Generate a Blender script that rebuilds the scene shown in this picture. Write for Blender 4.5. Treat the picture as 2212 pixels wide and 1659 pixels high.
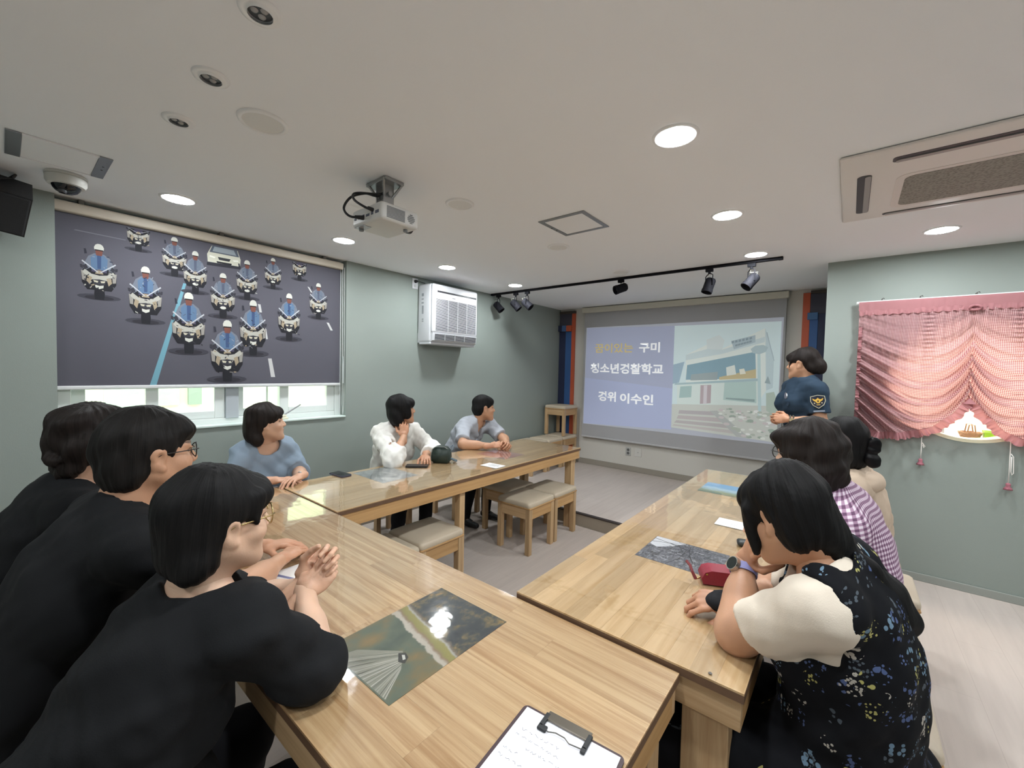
import bpy, bmesh, math, random
import numpy as np
from mathutils import Vector, Matrix

random.seed(7); np.random.seed(7)
for o in list(bpy.data.objects): bpy.data.objects.remove(o)
SC = bpy.context.scene
COL = SC.collection

# ------------------------------------------------------------------ camera
FPX, YAW, PITCH, ROLL = 897.0, 0.681734, -0.035664, 0.023082
cam_d = bpy.data.cameras.new('camera'); cam = bpy.data.objects.new('camera', cam_d); COL.objects.link(cam)
cam_d.sensor_width = 36.0; cam_d.sensor_fit = 'HORIZONTAL'; cam_d.lens = FPX/2212*36.0
cam_d.clip_start = 0.02; cam_d.clip_end = 100
_f = Vector((-math.sin(YAW)*math.cos(PITCH), math.cos(YAW)*math.cos(PITCH), math.sin(PITCH)))
_r = Vector((math.cos(YAW), math.sin(YAW), 0)); _u = _r.cross(_f)
_r2 = _r*math.cos(ROLL)+_u*math.sin(ROLL); _u2 = -_r*math.sin(ROLL)+_u*math.cos(ROLL)
cam.matrix_world = Matrix(((_r2.x,_u2.x,-_f.x,0),(_r2.y,_u2.y,-_f.y,0),(_r2.z,_u2.z,-_f.z,1.5),(0,0,0,1)))
SC.camera = cam

# ------------------------------------------------------------------ world, exposure
W = bpy.data.worlds.new('daylight'); SC.world = W; W.use_nodes = True
bg = W.node_tree.nodes['Background']; bg.inputs[0].default_value = (0.86,1.0,0.90,1); bg.inputs[1].default_value = 4.5
SC.view_settings.view_transform = 'Standard'; SC.view_settings.look = 'None'
SC.view_settings.gamma = 1.0; SC.view_settings.use_curve_mapping = False
SC.view_settings.exposure = 0.16
LAMP = 225.0         # radiance of the lit downlight lenses

# ------------------------------------------------------------------ materials
def lin(c):
    return tuple((v/12.92 if v <= .04045 else ((v+.055)/1.055)**2.4) for v in (x/255 for x in c))+(1,)
MATS = {}
class NT:
    def __init__(s, name):
        s.m = bpy.data.materials.new(name); s.m.use_nodes = True; s.t = s.m.node_tree
        s.b = s.t.nodes['Principled BSDF']; s.out = s.t.nodes['Material Output']; MATS[name] = s.m
    def n(s, typ, **kw):
        nd = s.t.nodes.new(typ)
        for k, v in kw.items():
            if k.startswith('i_'): nd.inputs[int(k[2:])].default_value = v
            else: setattr(nd, k, v)
        return nd
    def l(s, a, b): s.t.links.new(a, b)
def mat(name, rgb, rough=.6, metal=0, bump=0, bscale=200, spec=None, emit=None, var=0, vscale=6, trans=0, alpha=1, sheen=0):
    """plain procedural surface: colour with a little tone variation and fine relief"""
    if name in MATS: return MATS[name]
    T = NT(name); b = T.b
    b.inputs['Base Color'].default_value = lin(rgb); b.inputs['Roughness'].default_value = rough; b.inputs['Metallic'].default_value = metal
    if spec is not None: b.inputs['Specular IOR Level'].default_value = spec
    if trans: b.inputs['Transmission Weight'].default_value = trans
    if alpha < 1: b.inputs['Alpha'].default_value = alpha
    if sheen: b.inputs['Sheen Weight'].default_value = sheen
    if emit: b.inputs['Emission Color'].default_value = lin(emit[0]); b.inputs['Emission Strength'].default_value = emit[1]
    if bump or var:
        tc = T.n('ShaderNodeTexCoord')
        if var:
            nz = T.n('ShaderNodeTexNoise'); nz.inputs['Scale'].default_value = vscale; nz.inputs['Detail'].default_value = 4
            T.l(tc.outputs['Object'], nz.inputs['Vector'])
            mx = T.n('ShaderNodeMix', data_type='RGBA'); c = np.array(lin(rgb)[:3])
            mx.inputs[6].default_value = tuple(c*(1-var))+(1,); mx.inputs[7].default_value = tuple(np.minimum(c*(1+var),1))+(1,)
            T.l(nz.outputs[0], mx.inputs[0]); T.l(mx.outputs[2], b.inputs['Base Color'])
        if bump:
            n2 = T.n('ShaderNodeTexNoise'); n2.inputs['Scale'].default_value = bscale; n2.inputs['Detail'].default_value = 3
            T.l(tc.outputs['Object'], n2.inputs['Vector'])
            bp = T.n('ShaderNodeBump'); bp.inputs['Strength'].default_value = bump; bp.inputs['Distance'].default_value = .004
            T.l(n2.outputs[0], bp.inputs['Height']); T.l(bp.outputs[0], b.inputs['Normal'])
    return T.m
def mat_attr(name, rough=.6, emit=0, spec=.3, base=1.0):
    """flat print or self-glowing slide: colour read from the mesh's own colour attribute"""
    if name in MATS: return MATS[name]
    T = NT(name); a = T.n('ShaderNodeAttribute', attribute_name='ink')
    T.l(a.outputs['Color'], T.b.inputs['Base Color']); T.b.inputs['Roughness'].default_value = rough
    T.b.inputs['Specular IOR Level'].default_value = spec
    if emit:
        T.l(a.outputs['Color'], T.b.inputs['Emission Color']); T.b.inputs['Emission Strength'].default_value = emit
    return T.m
def mat_wood(name, axis, c1, c2, along=1.2, across=28, rough=.45, tone=(.84,1.10)):
    """pine: grain noise stretched along one axis, each piece with its own tone"""
    if name in MATS: return MATS[name]
    T = NT(name); g = T.n('ShaderNodeNewGeometry'); oi = T.n('ShaderNodeObjectInfo')
    sc = [across]*3; sc[axis] = along
    mp = T.n('ShaderNodeVectorMath', operation='MULTIPLY'); mp.inputs[1].default_value = sc
    T.l(g.outputs['Position'], mp.inputs[0])
    ad = T.n('ShaderNodeVectorMath', operation='MULTIPLY_ADD'); ad.inputs[1].default_value = (37,53,71)
    cb = T.n('ShaderNodeCombineXYZ')
    for k in range(3): T.l(oi.outputs['Random'], cb.inputs[k])
    T.l(cb.outputs[0], ad.inputs[0]); T.l(mp.outputs[0], ad.inputs[2])
    nz = T.n('ShaderNodeTexNoise'); nz.inputs['Scale'].default_value = 1.6; nz.inputs['Detail'].default_value = 5; nz.inputs['Roughness'].default_value = .65; nz.inputs['Distortion'].default_value = .5
    T.l(ad.outputs[0], nz.inputs['Vector'])
    cr = T.n('ShaderNodeValToRGB'); e = cr.color_ramp.elements
    e[0].position = .33; e[0].color = lin(c2); e[1].position = .62; e[1].color = lin(c1)
    T.l(nz.outputs[0], cr.inputs[0])
    hs = T.n('ShaderNodeHueSaturation'); mr = T.n('ShaderNodeMapRange'); mr.inputs[3].default_value = tone[0]; mr.inputs[4].default_value = tone[1]
    T.l(oi.outputs['Random'], mr.inputs[0]); T.l(mr.outputs[0], hs.inputs['Value']); T.l(cr.outputs[0], hs.inputs['Color'])
    T.l(hs.outputs[0], T.b.inputs['Base Color']); T.b.inputs['Roughness'].default_value = rough
    bp = T.n('ShaderNodeBump'); bp.inputs['Strength'].default_value = .12; bp.inputs['Distance'].default_value = .002
    T.l(nz.outputs[0], bp.inputs['Height']); T.l(bp.outputs[0], T.b.inputs['Normal'])
    return T.m

# ------------------------------------------------------------------ mesh helpers
class MB:
    """collects shapes; build() links them as ONE mesh object"""
    def __init__(s): s.v = []; s.f = []; s.m = []; s.c = []
    def add(s, verts, faces, mi=0, col=None):
        o = len(s.v); s.v += [tuple(p) for p in verts]
        for f in faces: s.f.append(tuple(i+o for i in f)); s.m.append(mi); s.c.append(col)
        return s
    def box(s, lo, hi, mi=0, bev=0, rot=None, pivot=None, seg=2, col=None):
        lo = Vector(lo); hi = Vector(hi); c = (lo+hi)/2; d = hi-lo
        bm = bmesh.new(); bmesh.ops.create_cube(bm, size=1)
        for v in bm.verts: v.co = Vector((v.co.x*d.x, v.co.y*d.y, v.co.z*d.z))
        if bev > 0: bmesh.ops.bevel(bm, geom=bm.edges[:], offset=bev, segments=seg, affect='EDGES', profile=.5)
        return s._bm(bm, c, rot, mi, pivot, col)
    def _bm(s, bm, c, rot, mi, pivot=None, col=None):
        bm.verts.index_update()
        vs = []
        for v in bm.verts:
            p = v.co.copy()
            if rot is not None and pivot is None: p = rot @ p
            p = p+Vector(c)
            if rot is not None and pivot is not None: p = rot @ (p-Vector(pivot))+Vector(pivot)
            vs.append(p)
        s.add(vs, [[v.index for v in f.verts] for f in bm.faces], mi, col); bm.free(); return s
    def cyl(s, a, b, r0, r1=None, n=20, mi=0, caps=True, col=None):
        a = Vector(a); b = Vector(b); r1 = r0 if r1 is None else r1
        d = (b-a).normalized(); t = Vector((1,0,0)) if abs(d.x) < .8 else Vector((0,1,0)); x = d.cross(t).normalized(); y = d.cross(x)
        vs = []
        for k in range(n):
            an = 2*math.pi*k/n; e = x*math.cos(an)+y*math.sin(an); vs += [a+e*r0, b+e*r1]
        fs = [(2*k, 2*((k+1) % n), 2*((k+1) % n)+1, 2*k+1) for k in range(n)]
        if caps: fs += [tuple(2*k for k in range(n))[::-1], tuple(2*k+1 for k in range(n))]
        return s.add(vs, fs, mi, col)
    def lathe(s, prof, c=(0,0,0), n=28, mi=0, rot=None, col=None):
        """profile [(r,z)] turned about z"""
        vs = []; R = rot or Matrix.Identity(3); c = Vector(c); m = len(prof)
        for k in range(n):
            an = 2*math.pi*k/n
            for r, z in prof: vs.append(R @ Vector((r*math.cos(an), r*math.sin(an), z))+c)
        fs = [(k*m+j, ((k+1) % n)*m+j, ((k+1) % n)*m+j+1, k*m+j+1) for k in range(n) for j in range(m-1)]
        return s.add(vs, fs, mi, col)
    def tube(s, pts, r, n=10, mi=0, closed=False, col=None):
        P = [Vector(p) for p in pts]; m = len(P); rr = r if isinstance(r, (list, tuple)) else [r]*m
        vs = []; pn = None
        for i in range(m):
            a = P[i-1] if (i > 0 or closed) else P[i]; b = P[(i+1) % m] if (i < m-1 or closed) else P[i]
            d = (b-a).normalized()
            if pn is None: t = Vector((0,0,1)) if abs(d.z) < .9 else Vector((1,0,0)); x = d.cross(t).normalized()
            else: x = (pn-d*pn.dot(d)).normalized()
            pn = x; y = d.cross(x)
            for k in range(n): an = 2*math.pi*k/n; vs.append(P[i]+(x*math.cos(an)+y*math.sin(an))*rr[i])
        fs = [(i*n+k, i*n+(k+1) % n, ((i+1) % m)*n+(k+1) % n, ((i+1) % m)*n+k) for i in range(m if closed else m-1) for k in range(n)]
        if not closed: fs += [tuple(range(n))[::-1], tuple((m-1)*n+k for k in range(n))]
        return s.add(vs, fs, mi, col)
    def prism(s, poly, fn, t0, t1, mi=0, col=None):
        """2-D outline extruded from t0 to t1; fn(u,v,t) -> point"""
        n = len(poly); vs = [fn(u, v, t0) for u, v in poly]+[fn(u, v, t1) for u, v in poly]
        fs = [tuple(range(n))[::-1], tuple(range(n, 2*n))]+[(k, (k+1) % n, n+(k+1) % n, n+k) for k in range(n)]
        return s.add(vs, fs, mi, col)
    def build(s, name, mats, parent=None, smooth=False, kind=None, label=None, cat=None, group=None, loc=None, angle=None):
        me = bpy.data.meshes.new(name); me.from_pydata([tuple(v) for v in s.v], [], s.f)
        if not isinstance(mats, (list, tuple)): mats = [mats]
        for m in mats: me.materials.append(m)
        me.polygons.foreach_set('material_index', s.m)
        if any(c is not None for c in s.c):
            at = me.color_attributes.new('ink', 'FLOAT_COLOR', 'CORNER'); arr = []
            for f, c in zip(s.f, s.c):
                cc = lin(c) if c is not None else (1,1,1,1)
                arr += list(cc)*len(f)
            at.data.foreach_set('color', arr)
        if smooth or angle:
            me.polygons.foreach_set('use_smooth', [True]*len(me.polygons))
        me.validate(); me.update()
        if angle: me.set_sharp_from_angle(angle=math.radians(angle))
        o = bpy.data.objects.new(name, me); COL.objects.link(o)
        if loc: o.location = loc
        if parent: o.parent = parent
        return tag(o, label, cat, group, kind)
def tag(o, label=None, cat=None, group=None, kind=None):
    if label: o['label'] = label
    if cat: o['category'] = cat
    if group: o['group'] = group
    if kind: o['kind'] = kind
    return o
def thing(name, label, cat, loc=(0,0,0), rz=0, group=None):
    o = bpy.data.objects.new(name, None); COL.objects.link(o); o.empty_display_size = .1
    o.location = loc; o.rotation_euler = (0,0,rz); return tag(o, label, cat, group)
def copy_tree(o, parent=None):
    c = o.copy(); COL.objects.link(c); c.parent = parent
    for ch in list(o.children): copy_tree(ch, c)
    return c
def text_geo(body, size, bold=0.0):
    """flat glyph outlines as (verts2d, faces)"""
    cu = bpy.data.curves.new('lettering', 'FONT'); cu.body = body; cu.size = size; cu.offset = bold; cu.resolution_u = 3; cu.fill_mode = 'FRONT'
    o = bpy.data.objects.new('lettering', cu); COL.objects.link(o)
    dg = bpy.context.evaluated_depsgraph_get(); me = bpy.data.meshes.new_from_object(o.evaluated_get(dg))
    vs = [(v.co.x, v.co.y) for v in me.vertices]; fs = [tuple(p.vertices) for p in me.polygons]
    bpy.data.objects.remove(o); bpy.data.curves.remove(cu); bpy.data.meshes.remove(me)
    return vs, fs
def add_text(mb, body, u0, v0, width, height, fn, t, bold=0.0, mi=0, col=None):
    vs, fs = text_geo(body, 1.0, bold)
    if not vs: return
    xs = [a for a, b in vs]; ys = [b for a, b in vs]; x0, x1, y0, y1 = min(xs), max(xs), min(ys), max(ys)
    P = [fn(u0+(a-x0)/(x1-x0)*width, v0+(b-y0)/(y1-y0)*height, t) for a, b in vs]
    mb.add(P, fs, mi, col)
def spline(pts, n=5):
    """smooth path through the points (Catmull-Rom)"""
    P = [Vector(p) for p in pts]; out = []
    for i in range(len(P)-1):
        a, b, c, d = P[max(0,i-1)], P[i], P[i+1], P[min(len(P)-1,i+2)]
        for k in range(n):
            t = k/n; out.append(.5*((2*b)+(c-a)*t+(2*a-5*b+4*c-d)*t*t+(3*b-a-3*c+d)*t**3))
    return out+[P[-1]]
def rotz(a): return Matrix.Rotation(a, 3, 'Z')
def ell2(cx, cy, rx, ry, n=16, a0=0, a1=2*math.pi):
    return [(cx+rx*math.cos(a0+(a1-a0)*k/n), cy+ry*math.sin(a0+(a1-a0)*k/n)) for k in range(n)]
# ================================================================== THE ROOM
XL, YF, YC, XC, H = -3.51, 5.49, 4.29, -0.172, 2.43      # left wall, front wall, curtain wall, its corner, ceiling
YB, XR, ZP, YP = -2.2, 3.2, 0.125, 3.51                  # back wall, far right wall, platform height and front edge
M_ceil = mat('ceiling_paint', (243,245,248), .75, bump=.05, bscale=120)
M_wall = mat('green_wall_paint', (143,152,146), .7, bump=.12, bscale=260, var=.03, vscale=3)
M_front = mat('front_wall_paper', (206,203,195), .75, bump=.08, bscale=220)
M_skirt = mat('skirting_vinyl', (150,143,132), .55)
M_skirt2 = mat('skirting_vinyl_grey', (148,152,146), .55)
# floor vinyl printed with pale planks
def floor_mat(name, c1, c2, gap):
    T = NT(name); g = T.n('ShaderNodeNewGeometry')
    mp = T.n('ShaderNodeMapping'); T.l(g.outputs['Position'], mp.inputs['Vector']); mp.inputs['Rotation'].default_value = (0,0,math.pi/2)
    br = T.n('ShaderNodeTexBrick'); br.inputs['Scale'].default_value = 1.0; br.inputs['Brick Width'].default_value = 1.15; br.inputs['Row Height'].default_value = .18
    br.inputs['Mortar Size'].default_value = .0016; br.inputs['Color1'].default_value = lin(c1); br.inputs['Color2'].default_value = lin(c2); br.inputs['Mortar'].default_value = lin(gap)
    T.l(mp.outputs[0], br.inputs['Vector'])
    st = T.n('ShaderNodeVectorMath', operation='MULTIPLY'); st.inputs[1].default_value = (22,1.6,1); T.l(g.outputs['Position'], st.inputs[0])
    nz = T.n('ShaderNodeTexNoise'); nz.inputs['Scale'].default_value = 1.5; nz.inputs['Detail'].default_value = 5; T.l(st.outputs[0], nz.inputs['Vector'])
    mx = T.n('ShaderNodeMix', data_type='RGBA', blend_type='MULTIPLY'); mx.inputs[0].default_value = .35
    rm = T.n('ShaderNodeMapRange'); rm.inputs[3].default_value = .6; rm.inputs[4].default_value = 1.25; T.l(nz.outputs[0], rm.inputs[0])
    T.l(br.outputs[0], mx.inputs[6]); T.l(rm.outputs[0], mx.inputs[7]); T.l(mx.outputs[2], T.b.inputs['Base Color'])
    T.b.inputs['Roughness'].default_value = .5; T.b.inputs['Specular IOR Level'].default_value = .3
    return T.m
M_floor = floor_mat('vinyl_plank_floor', (196,185,177), (191,180,172), (184,173,165))

b = MB(); b.box((XL-.2, YB-.2, -.12), (XR+.2, YP+.0, 0)); b.box((XC-.02, YP, -.12), (XR+.2, YC+.12, 0))
b.build('floor', M_floor, kind='structure')
b = MB(); b.box((XL-.1, YP+.022, -.12), (XC-.021, YC+.0, ZP-.001)); b.box((XL-.1, YC, -.12), (XC-.001, YF+.1, ZP-.001))
pf = b.build('floor_platform', M_floor, kind='structure')
b = MB(); b.box((XL+.001, YP+.004, .001), (XC-.022, YP+.021, ZP-.012)); b.build('riser', mat('riser_vinyl', (158,148,134), .5), pf)
b = MB()
for k in range(3): b.box((XL+.002, YP-.006+k*.011, ZP-.012+.002*k), (XC-.022, YP+.003+k*.011, ZP+.002+.001*k), bev=.002)
b.build('nosing_strip', mat('nosing_rubber', (58,52,50), .5), pf)
b = MB(); b.box((XL-.2, YB-.2, H), (XR+.2, YF+.2, H+.12)); b.build('ceiling', M_ceil, kind='structure')

WY0, WY1, WZ = .203, 1.953, 1.035                          # window opening in the left wall
b = MB()
b.box((XL-.24, YB-.2, -.1), (XL, WY0, H)); b.box((XL-.24, WY1, -.1), (XL, YF+.2, H)); b.box((XL-.24, WY0, -.1), (XL, WY1, WZ))
b.build('wall_left', M_wall, kind='structure')
b = MB(); b.box((XL-.1, YF, -.1), (XC-.001, YF+.15, H)); b.build('wall_front', M_front, kind='structure')
b = MB(); b.box((XC, YC+.12, -.1), (XC+.12, YF+.16, H)); b.build('wall_return', M_wall, kind='structure')
# curtain wall with a round opening
HX, HZ, HR = .677, 1.495, .425
def wall_hole(y0, y1, x0, x1, z0, z1):
    m = MB(); n = 64; inner = ell2(HX, HZ, HR, HR, n); outer = []
    for u, v in inner:
        du, dv = u-HX, v-HZ; t = min(((x1-HX)/du if du > 1e-6 else 9e9), ((x0-HX)/du if du < -1e-6 else 9e9), ((z1-HZ)/dv if dv > 1e-6 else 9e9), ((z0-HZ)/dv if dv < -1e-6 else 9e9))
        outer.append((HX+du*t, HZ+dv*t))
    for cx, cz in ((x0,z0),(x0,z1),(x1,z0),(x1,z1)):
        k = min(range(n), key=lambda i: abs(outer[i][0]-cx)+abs(outer[i][1]-cz)); outer[k] = (cx, cz)
    V = [(u,y0,v) for u,v in inner]+[(u,y0,v) for u,v in outer]+[(u,y1,v) for u,v in inner]+[(u,y1,v) for u,v in outer]
    F = []
    for k in range(n):
        j = (k+1) % n; F += [(k,n+k,n+j,j),(2*n+k,2*n+j,3*n+j,3*n+k),(k,j,2*n+j,2*n+k),(n+k,3*n+k,3*n+j,n+j)]
    m.add(V, F); return m
m = wall_hole(YC, YC+.12, XC, XR, -.1, H)
m.build('wall_right', M_wall, kind='structure')
b = MB(); b.box((XR, YB-.2, -.1), (XR+.15, YC+.1, H)); b.build('wall_side', M_wall, kind='structure')
b = MB(); b.box((XL-.2, YB-.15, -.1), (XR+.2, YB, H)); b.build('wall_back', M_wall, kind='structure')
# skirtings
b = MB(); b.box((XL+.27, YF-.012, ZP), (XC-.03, YF-.0005, ZP+.075), bev=.002); b.build('baseboard_front', M_skirt, kind='structure')
b = MB(); b.box((XC, YC-.014, 0), (XR, YC-.0005, .055), bev=.003); b.build('baseboard_right', M_skirt2, kind='structure')
b = MB(); b.box((XL+.0005, YB, 0), (XL+.012, YP, .07), bev=.002); b.build('baseboard_left', M_skirt, kind='structure')

# ---- window_1: white PVC window in the left recess
M_pvc = mat('white_pvc', (225,230,228), .35)
M_sill = mat('sill_paint', (205,220,214), .5)
T = NT('window_glass'); lw = T.n('ShaderNodeLayerWeight'); lw.inputs[0].default_value = .5; p5 = T.n('ShaderNodeMath', operation='POWER'); p5.inputs[1].default_value = 5; T.l(lw.outputs['Facing'], p5.inputs[0])
ma = T.n('ShaderNodeMath', operation='MULTIPLY_ADD'); ma.inputs[1].default_value = .95; ma.inputs[2].default_value = .04; T.l(p5.outputs[0], ma.inputs[0])
tr = T.n('ShaderNodeBsdfTransparent'); tr.inputs[0].default_value = (.95,.98,.95,1); gl = T.n('ShaderNodeBsdfGlossy'); gl.inputs['Roughness'].default_value = .02
mx = T.n('ShaderNodeMixShader'); T.l(ma.outputs[0], mx.inputs[0]); T.l(tr.outputs[0], mx.inputs[1]); T.l(gl.outputs[0], mx.inputs[2]); T.l(mx.outputs[0], T.out.inputs[0])
M_glass = T.m
w1 = thing('window_1', None, None, (XL-.15, 1.08, WZ)); w1['kind'] = 'structure'
def wbox(name, x0, x1, y0, y1, z0, z1, m=None, par=None, bev=.004):
    q = MB(); q.box((x0-w1.location.x if par is None else x0-w1.location.x, y0-w1.location.y, z0-w1.location.z), (x1-w1.location.x, y1-w1.location.y, z1-w1.location.z), bev=bev)
    return q.build(name, m or M_pvc, par or w1)
X0, X1 = XL-.20, XL-.08
wbox('outer_frame', X0, X1, WY0+.002, WY0+.06, WZ+.002, H-.004)
wbox('outer_frame', X0, X1, WY1-.06, WY1-.002, WZ+.002, H-.004)
wbox('outer_frame', X0, X1, WY0+.06, WY1-.06, WZ+.002, WZ+.055)
wbox('outer_frame', X0, X1, WY0+.06, WY1-.06, H-.06, H-.004)
wbox('mullion', X0-.01, X1+.01, 1.050, 1.135, WZ+.05, H-.06, mat('mullion_pvc', (176,182,188), .45))
def sash(y0, y1, x, st, zb=WZ+.056):
    s = wbox('sash_frame', x-.025, x+.025, y0, y0+st, zb, H-.062)
    wbox('sash_frame', x-.025, x+.025, y1-st, y1, zb, H-.062)
    wbox('sash_frame', x-.025, x+.025, y0+st, y1-st, zb, zb+.055)
    wbox('pane', x-.004, x+.004, y0+st, y1-st, zb+.055, H-.062, M_glass, bev=0)
sash(WY0+.062, .672, XL-.165, .062); sash(.60, 1.048, XL-.11, .066)
sash(1.137, 1.52, XL-.165, .05); sash(1.43, WY1-.062, XL-.11, .07)
wbox('glazing_bar', XL-.178, XL-.168, 1.36, 1.375, WZ+.11, H-.07)
b = MB(); b.box((XL-.078, WY0+.003, WZ+.0005), (XL+.014, WY1-.003, WZ+.016), bev=.004); b.build('trim_sill', M_sill, kind='structure')
# crank stay on the sill
s = thing('window_stay', 'cream window stay with grey rod on the sill below the blind', 'window stay', (XL-.03, 1.42, WZ+.016))
q = MB(); q.box((-.02,-.04,0), (.02,.05,.018), bev=.006); q.box((-.012,-.01,.018), (.012,.04,.04), bev=.008); q.build('base', mat('cream_plastic', (225,222,200), .4), s)
q = MB(); q.cyl((0,.01,.03), (.005,.15,.115), .006, n=10); q.build('rod', mat('stay_grey', (150,152,155), .4), s)

# outside: ground and a pale neighbouring building seen through the panes
b = MB(); b.box((-14, -8, -1.2), (XL-.6, 14, -1.0)); b.build('ground_outside', mat('outside_paving', (190,190,176), .8, var=.1, vscale=.6), kind='structure')
nb = thing('neighbour_house', 'pale house wall with a grey boarded band outside the window panes', 'house', (-7.2, .8, -1.0))
q = MB(); q.box((-.2,-5,0), (0,6,6)); q.build('wall', mat('pale_render', (232,232,206), .85, var=.05, vscale=.8), nb)
q = MB(); q.box((0,.0,1.9), (.05,.75,2.75)); q.build('shutter', mat('grey_green_shutter', (176,186,176), .7, var=.06, vscale=2), nb)
q = MB(); q.box((0,.85,1.9), (.06,1.0,2.75)); q.build('post', mat('grey_post', (150,158,150), .7), nb)

# room behind the round opening, lit by its own ceiling lamp
b = MB()
b.box((XC+.12, YC+1.9, -.1), (XR, YC+2.0, H)); b.box((XC+.02, YF+.17, -.1), (XC+.12, YC+2.0, H)); b.box((XR-.6, YC+.12, -.1), (XR-.5, YC+1.9, H))
b.build('wall_next_room', mat('next_room_white', (240,238,230), .8), kind='structure')
b = MB(); b.box((XC+.12, YC+.12, -.1), (XR, YC+1.9, 0)); b.build('floor_next_room', mat('next_room_floor', (215,205,190), .7), kind='structure')
nl = thing('ceiling_panel_light', 'bright panel lamp of the room behind the round opening', 'lamp', (.75, YC+.85, H))
q = MB(); q.box((-.42,-.42,-.03), (.42,.42,-.001), bev=.004); q.build('frame', M_pvc, nl)
T = NT('next_room_lamp'); T.b.inputs['Emission Color'].default_value = (1,.86,.70,1); T.b.inputs['Emission Strength'].default_value = 34
q = MB(); q.box((-.39,-.39,-.034), (.39,.39,-.0305)); q.build('diffuser', T.m, nl)
# ================================================================== TABLES
C1, C2 = (198,169,130), (160,123,83)
M_wx = mat_wood('pine_grain_x', 0, C1, C2, 1.0, 34, tone=(.92,1.06)); M_wy = mat_wood('pine_grain_y', 1, C1, (176,143,98), 1.2, 24); M_wz = mat_wood('pine_grain_z', 2, (200,170,130), (176,142,102), 1.2, 24)
M_ax = mat_wood('pine_apron_x', 0, (206,174,134), (182,148,106), 1.0, 30); M_ay = mat_wood('pine_apron_y', 1, (198,158,108), (178,138,90), 1.0, 26)
M_edge = mat('board_end_brown', (104,78,58), .6, var=.15, vscale=30)
# clear vinyl sheet over the boards: mirror-like at grazing angles, slightly wavy
T = NT('clear_vinyl')
tc = T.n('ShaderNodeNewGeometry'); nz = T.n('ShaderNodeTexNoise'); nz.inputs['Scale'].default_value = 9; nz.inputs['Detail'].default_value = 2.5
T.l(tc.outputs['Position'], nz.inputs['Vector']); bp = T.n('ShaderNodeBump'); bp.inputs['Strength'].default_value = .10; bp.inputs['Distance'].default_value = .012
T.l(nz.outputs[0], bp.inputs['Height'])
def schlick(T, f0, nrm=None):
    lw = T.n('ShaderNodeLayerWeight'); lw.inputs[0].default_value = .5
    if nrm is not None: T.l(nrm, lw.inputs['Normal'])
    p5 = T.n('ShaderNodeMath', operation='POWER'); p5.inputs[1].default_value = 5; T.l(lw.outputs['Facing'], p5.inputs[0])
    ma = T.n('ShaderNodeMath', operation='MULTIPLY_ADD'); ma.inputs[1].default_value = 1-f0; ma.inputs[2].default_value = f0; T.l(p5.outputs[0], ma.inputs[0]); return ma.outputs[0]
tr = T.n('ShaderNodeBsdfTransparent'); tr.inputs[0].default_value = (.985,.985,.98,1); gl = T.n('ShaderNodeBsdfGlossy'); gl.inputs['Roughness'].default_value = .055; gl.inputs[0].default_value = (.95,.95,.95,1)
T.l(bp.outputs[0], gl.inputs['Normal'])
mx = T.n('ShaderNodeMixShader'); T.l(schlick(T, .032, bp.outputs[0]), mx.inputs[0]); T.l(tr.outputs[0], mx.inputs[1]); T.l(gl.outputs[0], mx.inputs[2]); T.l(mx.outputs[0], T.out.inputs[0])
M_vinyl = T.m
_unit = MB().box((-.5,-.5,-.5), (.5,.5,.5))
def unit_mesh(name, m):
    me = bpy.data.meshes.new(name); me.from_pydata(_unit.v, [], _unit.f); me.materials.append(m); return me
def table(x0, x1, y0, y1, zt, axis, label, legs, strip=.062, cover=True):
    cx, cy = (x0+x1)/2, (y0+y1)/2
    t = thing('wooden_table', label, 'table', (cx, cy, 0), 0, 'long pine tables set in a U')
    me = unit_mesh('board_stave', M_wx if axis == 0 else M_wy); th = .024
    top = MB(); top.box((x0-cx, y0-cy, zt-.025), (x1-cx, y1-cy, zt-.0052)); tp = top.build('tabletop', M_edge, t)
    rnd = random.Random(label)
    a0, a1, c0, c1 = (x0, x1, y0, y1) if axis == 0 else (y0, y1, x0, x1)
    n = round((c1-c0)/strip); w = (c1-c0)/n
    for i in range(n):
        p = a0; 
        while p < a1-1e-6:
            L = rnd.uniform(.35, .85); e = min(a1, p+L)
            if a1-e < .15: e = a1
            o = bpy.data.objects.new('stave', me); COL.objects.link(o); o.parent = tp
            c = c0+w*(i+.5)
            if axis == 0: o.location = ((p+e)/2-cx, c-cy, zt-.0026); o.scale = (e-p-.0003, w-.0003, .005)
            else: o.location = (c-cx, (p+e)/2-cy, zt-.0026); o.scale = (w-.0003, e-p-.0003, .005)
            p = e
    if cover:
        q = MB(); q.box((x0-cx+.002, y0-cy+.002, zt+.0012), (x1-cx-.002, y1-cy-.002, zt+.0030)); q.build('clear_cover', M_vinyl, t)
    ah = .075; za = zt-.025
    for nm, lo, hi, m in (('apron', (x0+.006,y0+.006,za-ah), (x1-.006,y0+.028,za), M_ax), ('apron', (x0+.006,y1-.028,za-ah), (x1-.006,y1-.006,za), M_ax),
                       ('apron', (x0+.006,y0+.028,za-ah), (x0+.028,y1-.028,za), M_ay), ('apron', (x1-.028,y0+.028,za-ah), (x1-.006,y1-.028,za), M_ay)):
        q = MB(); q.box(tuple(Vector(lo)-Vector((cx,cy,0))), tuple(Vector(hi)-Vector((cx,cy,0))), bev=.0015); q.build(nm, m, t)
    for lx, ly, sx, sy in legs:
        q = MB(); q.box((lx-sx/2-cx, ly-sy/2-cy, 0), (lx+sx/2-cx, ly+sy/2-cy, za-.0005), bev=.003); q.build('leg', M_wz, t)
    return t
NX0, NX1, NY0, NY1, NZ = -2.70, -.300, .379, 1.060, .750
LX0, LX1, LY0, LY1, LZ = -2.675, -1.985, 1.064, 3.520, .758
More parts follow.
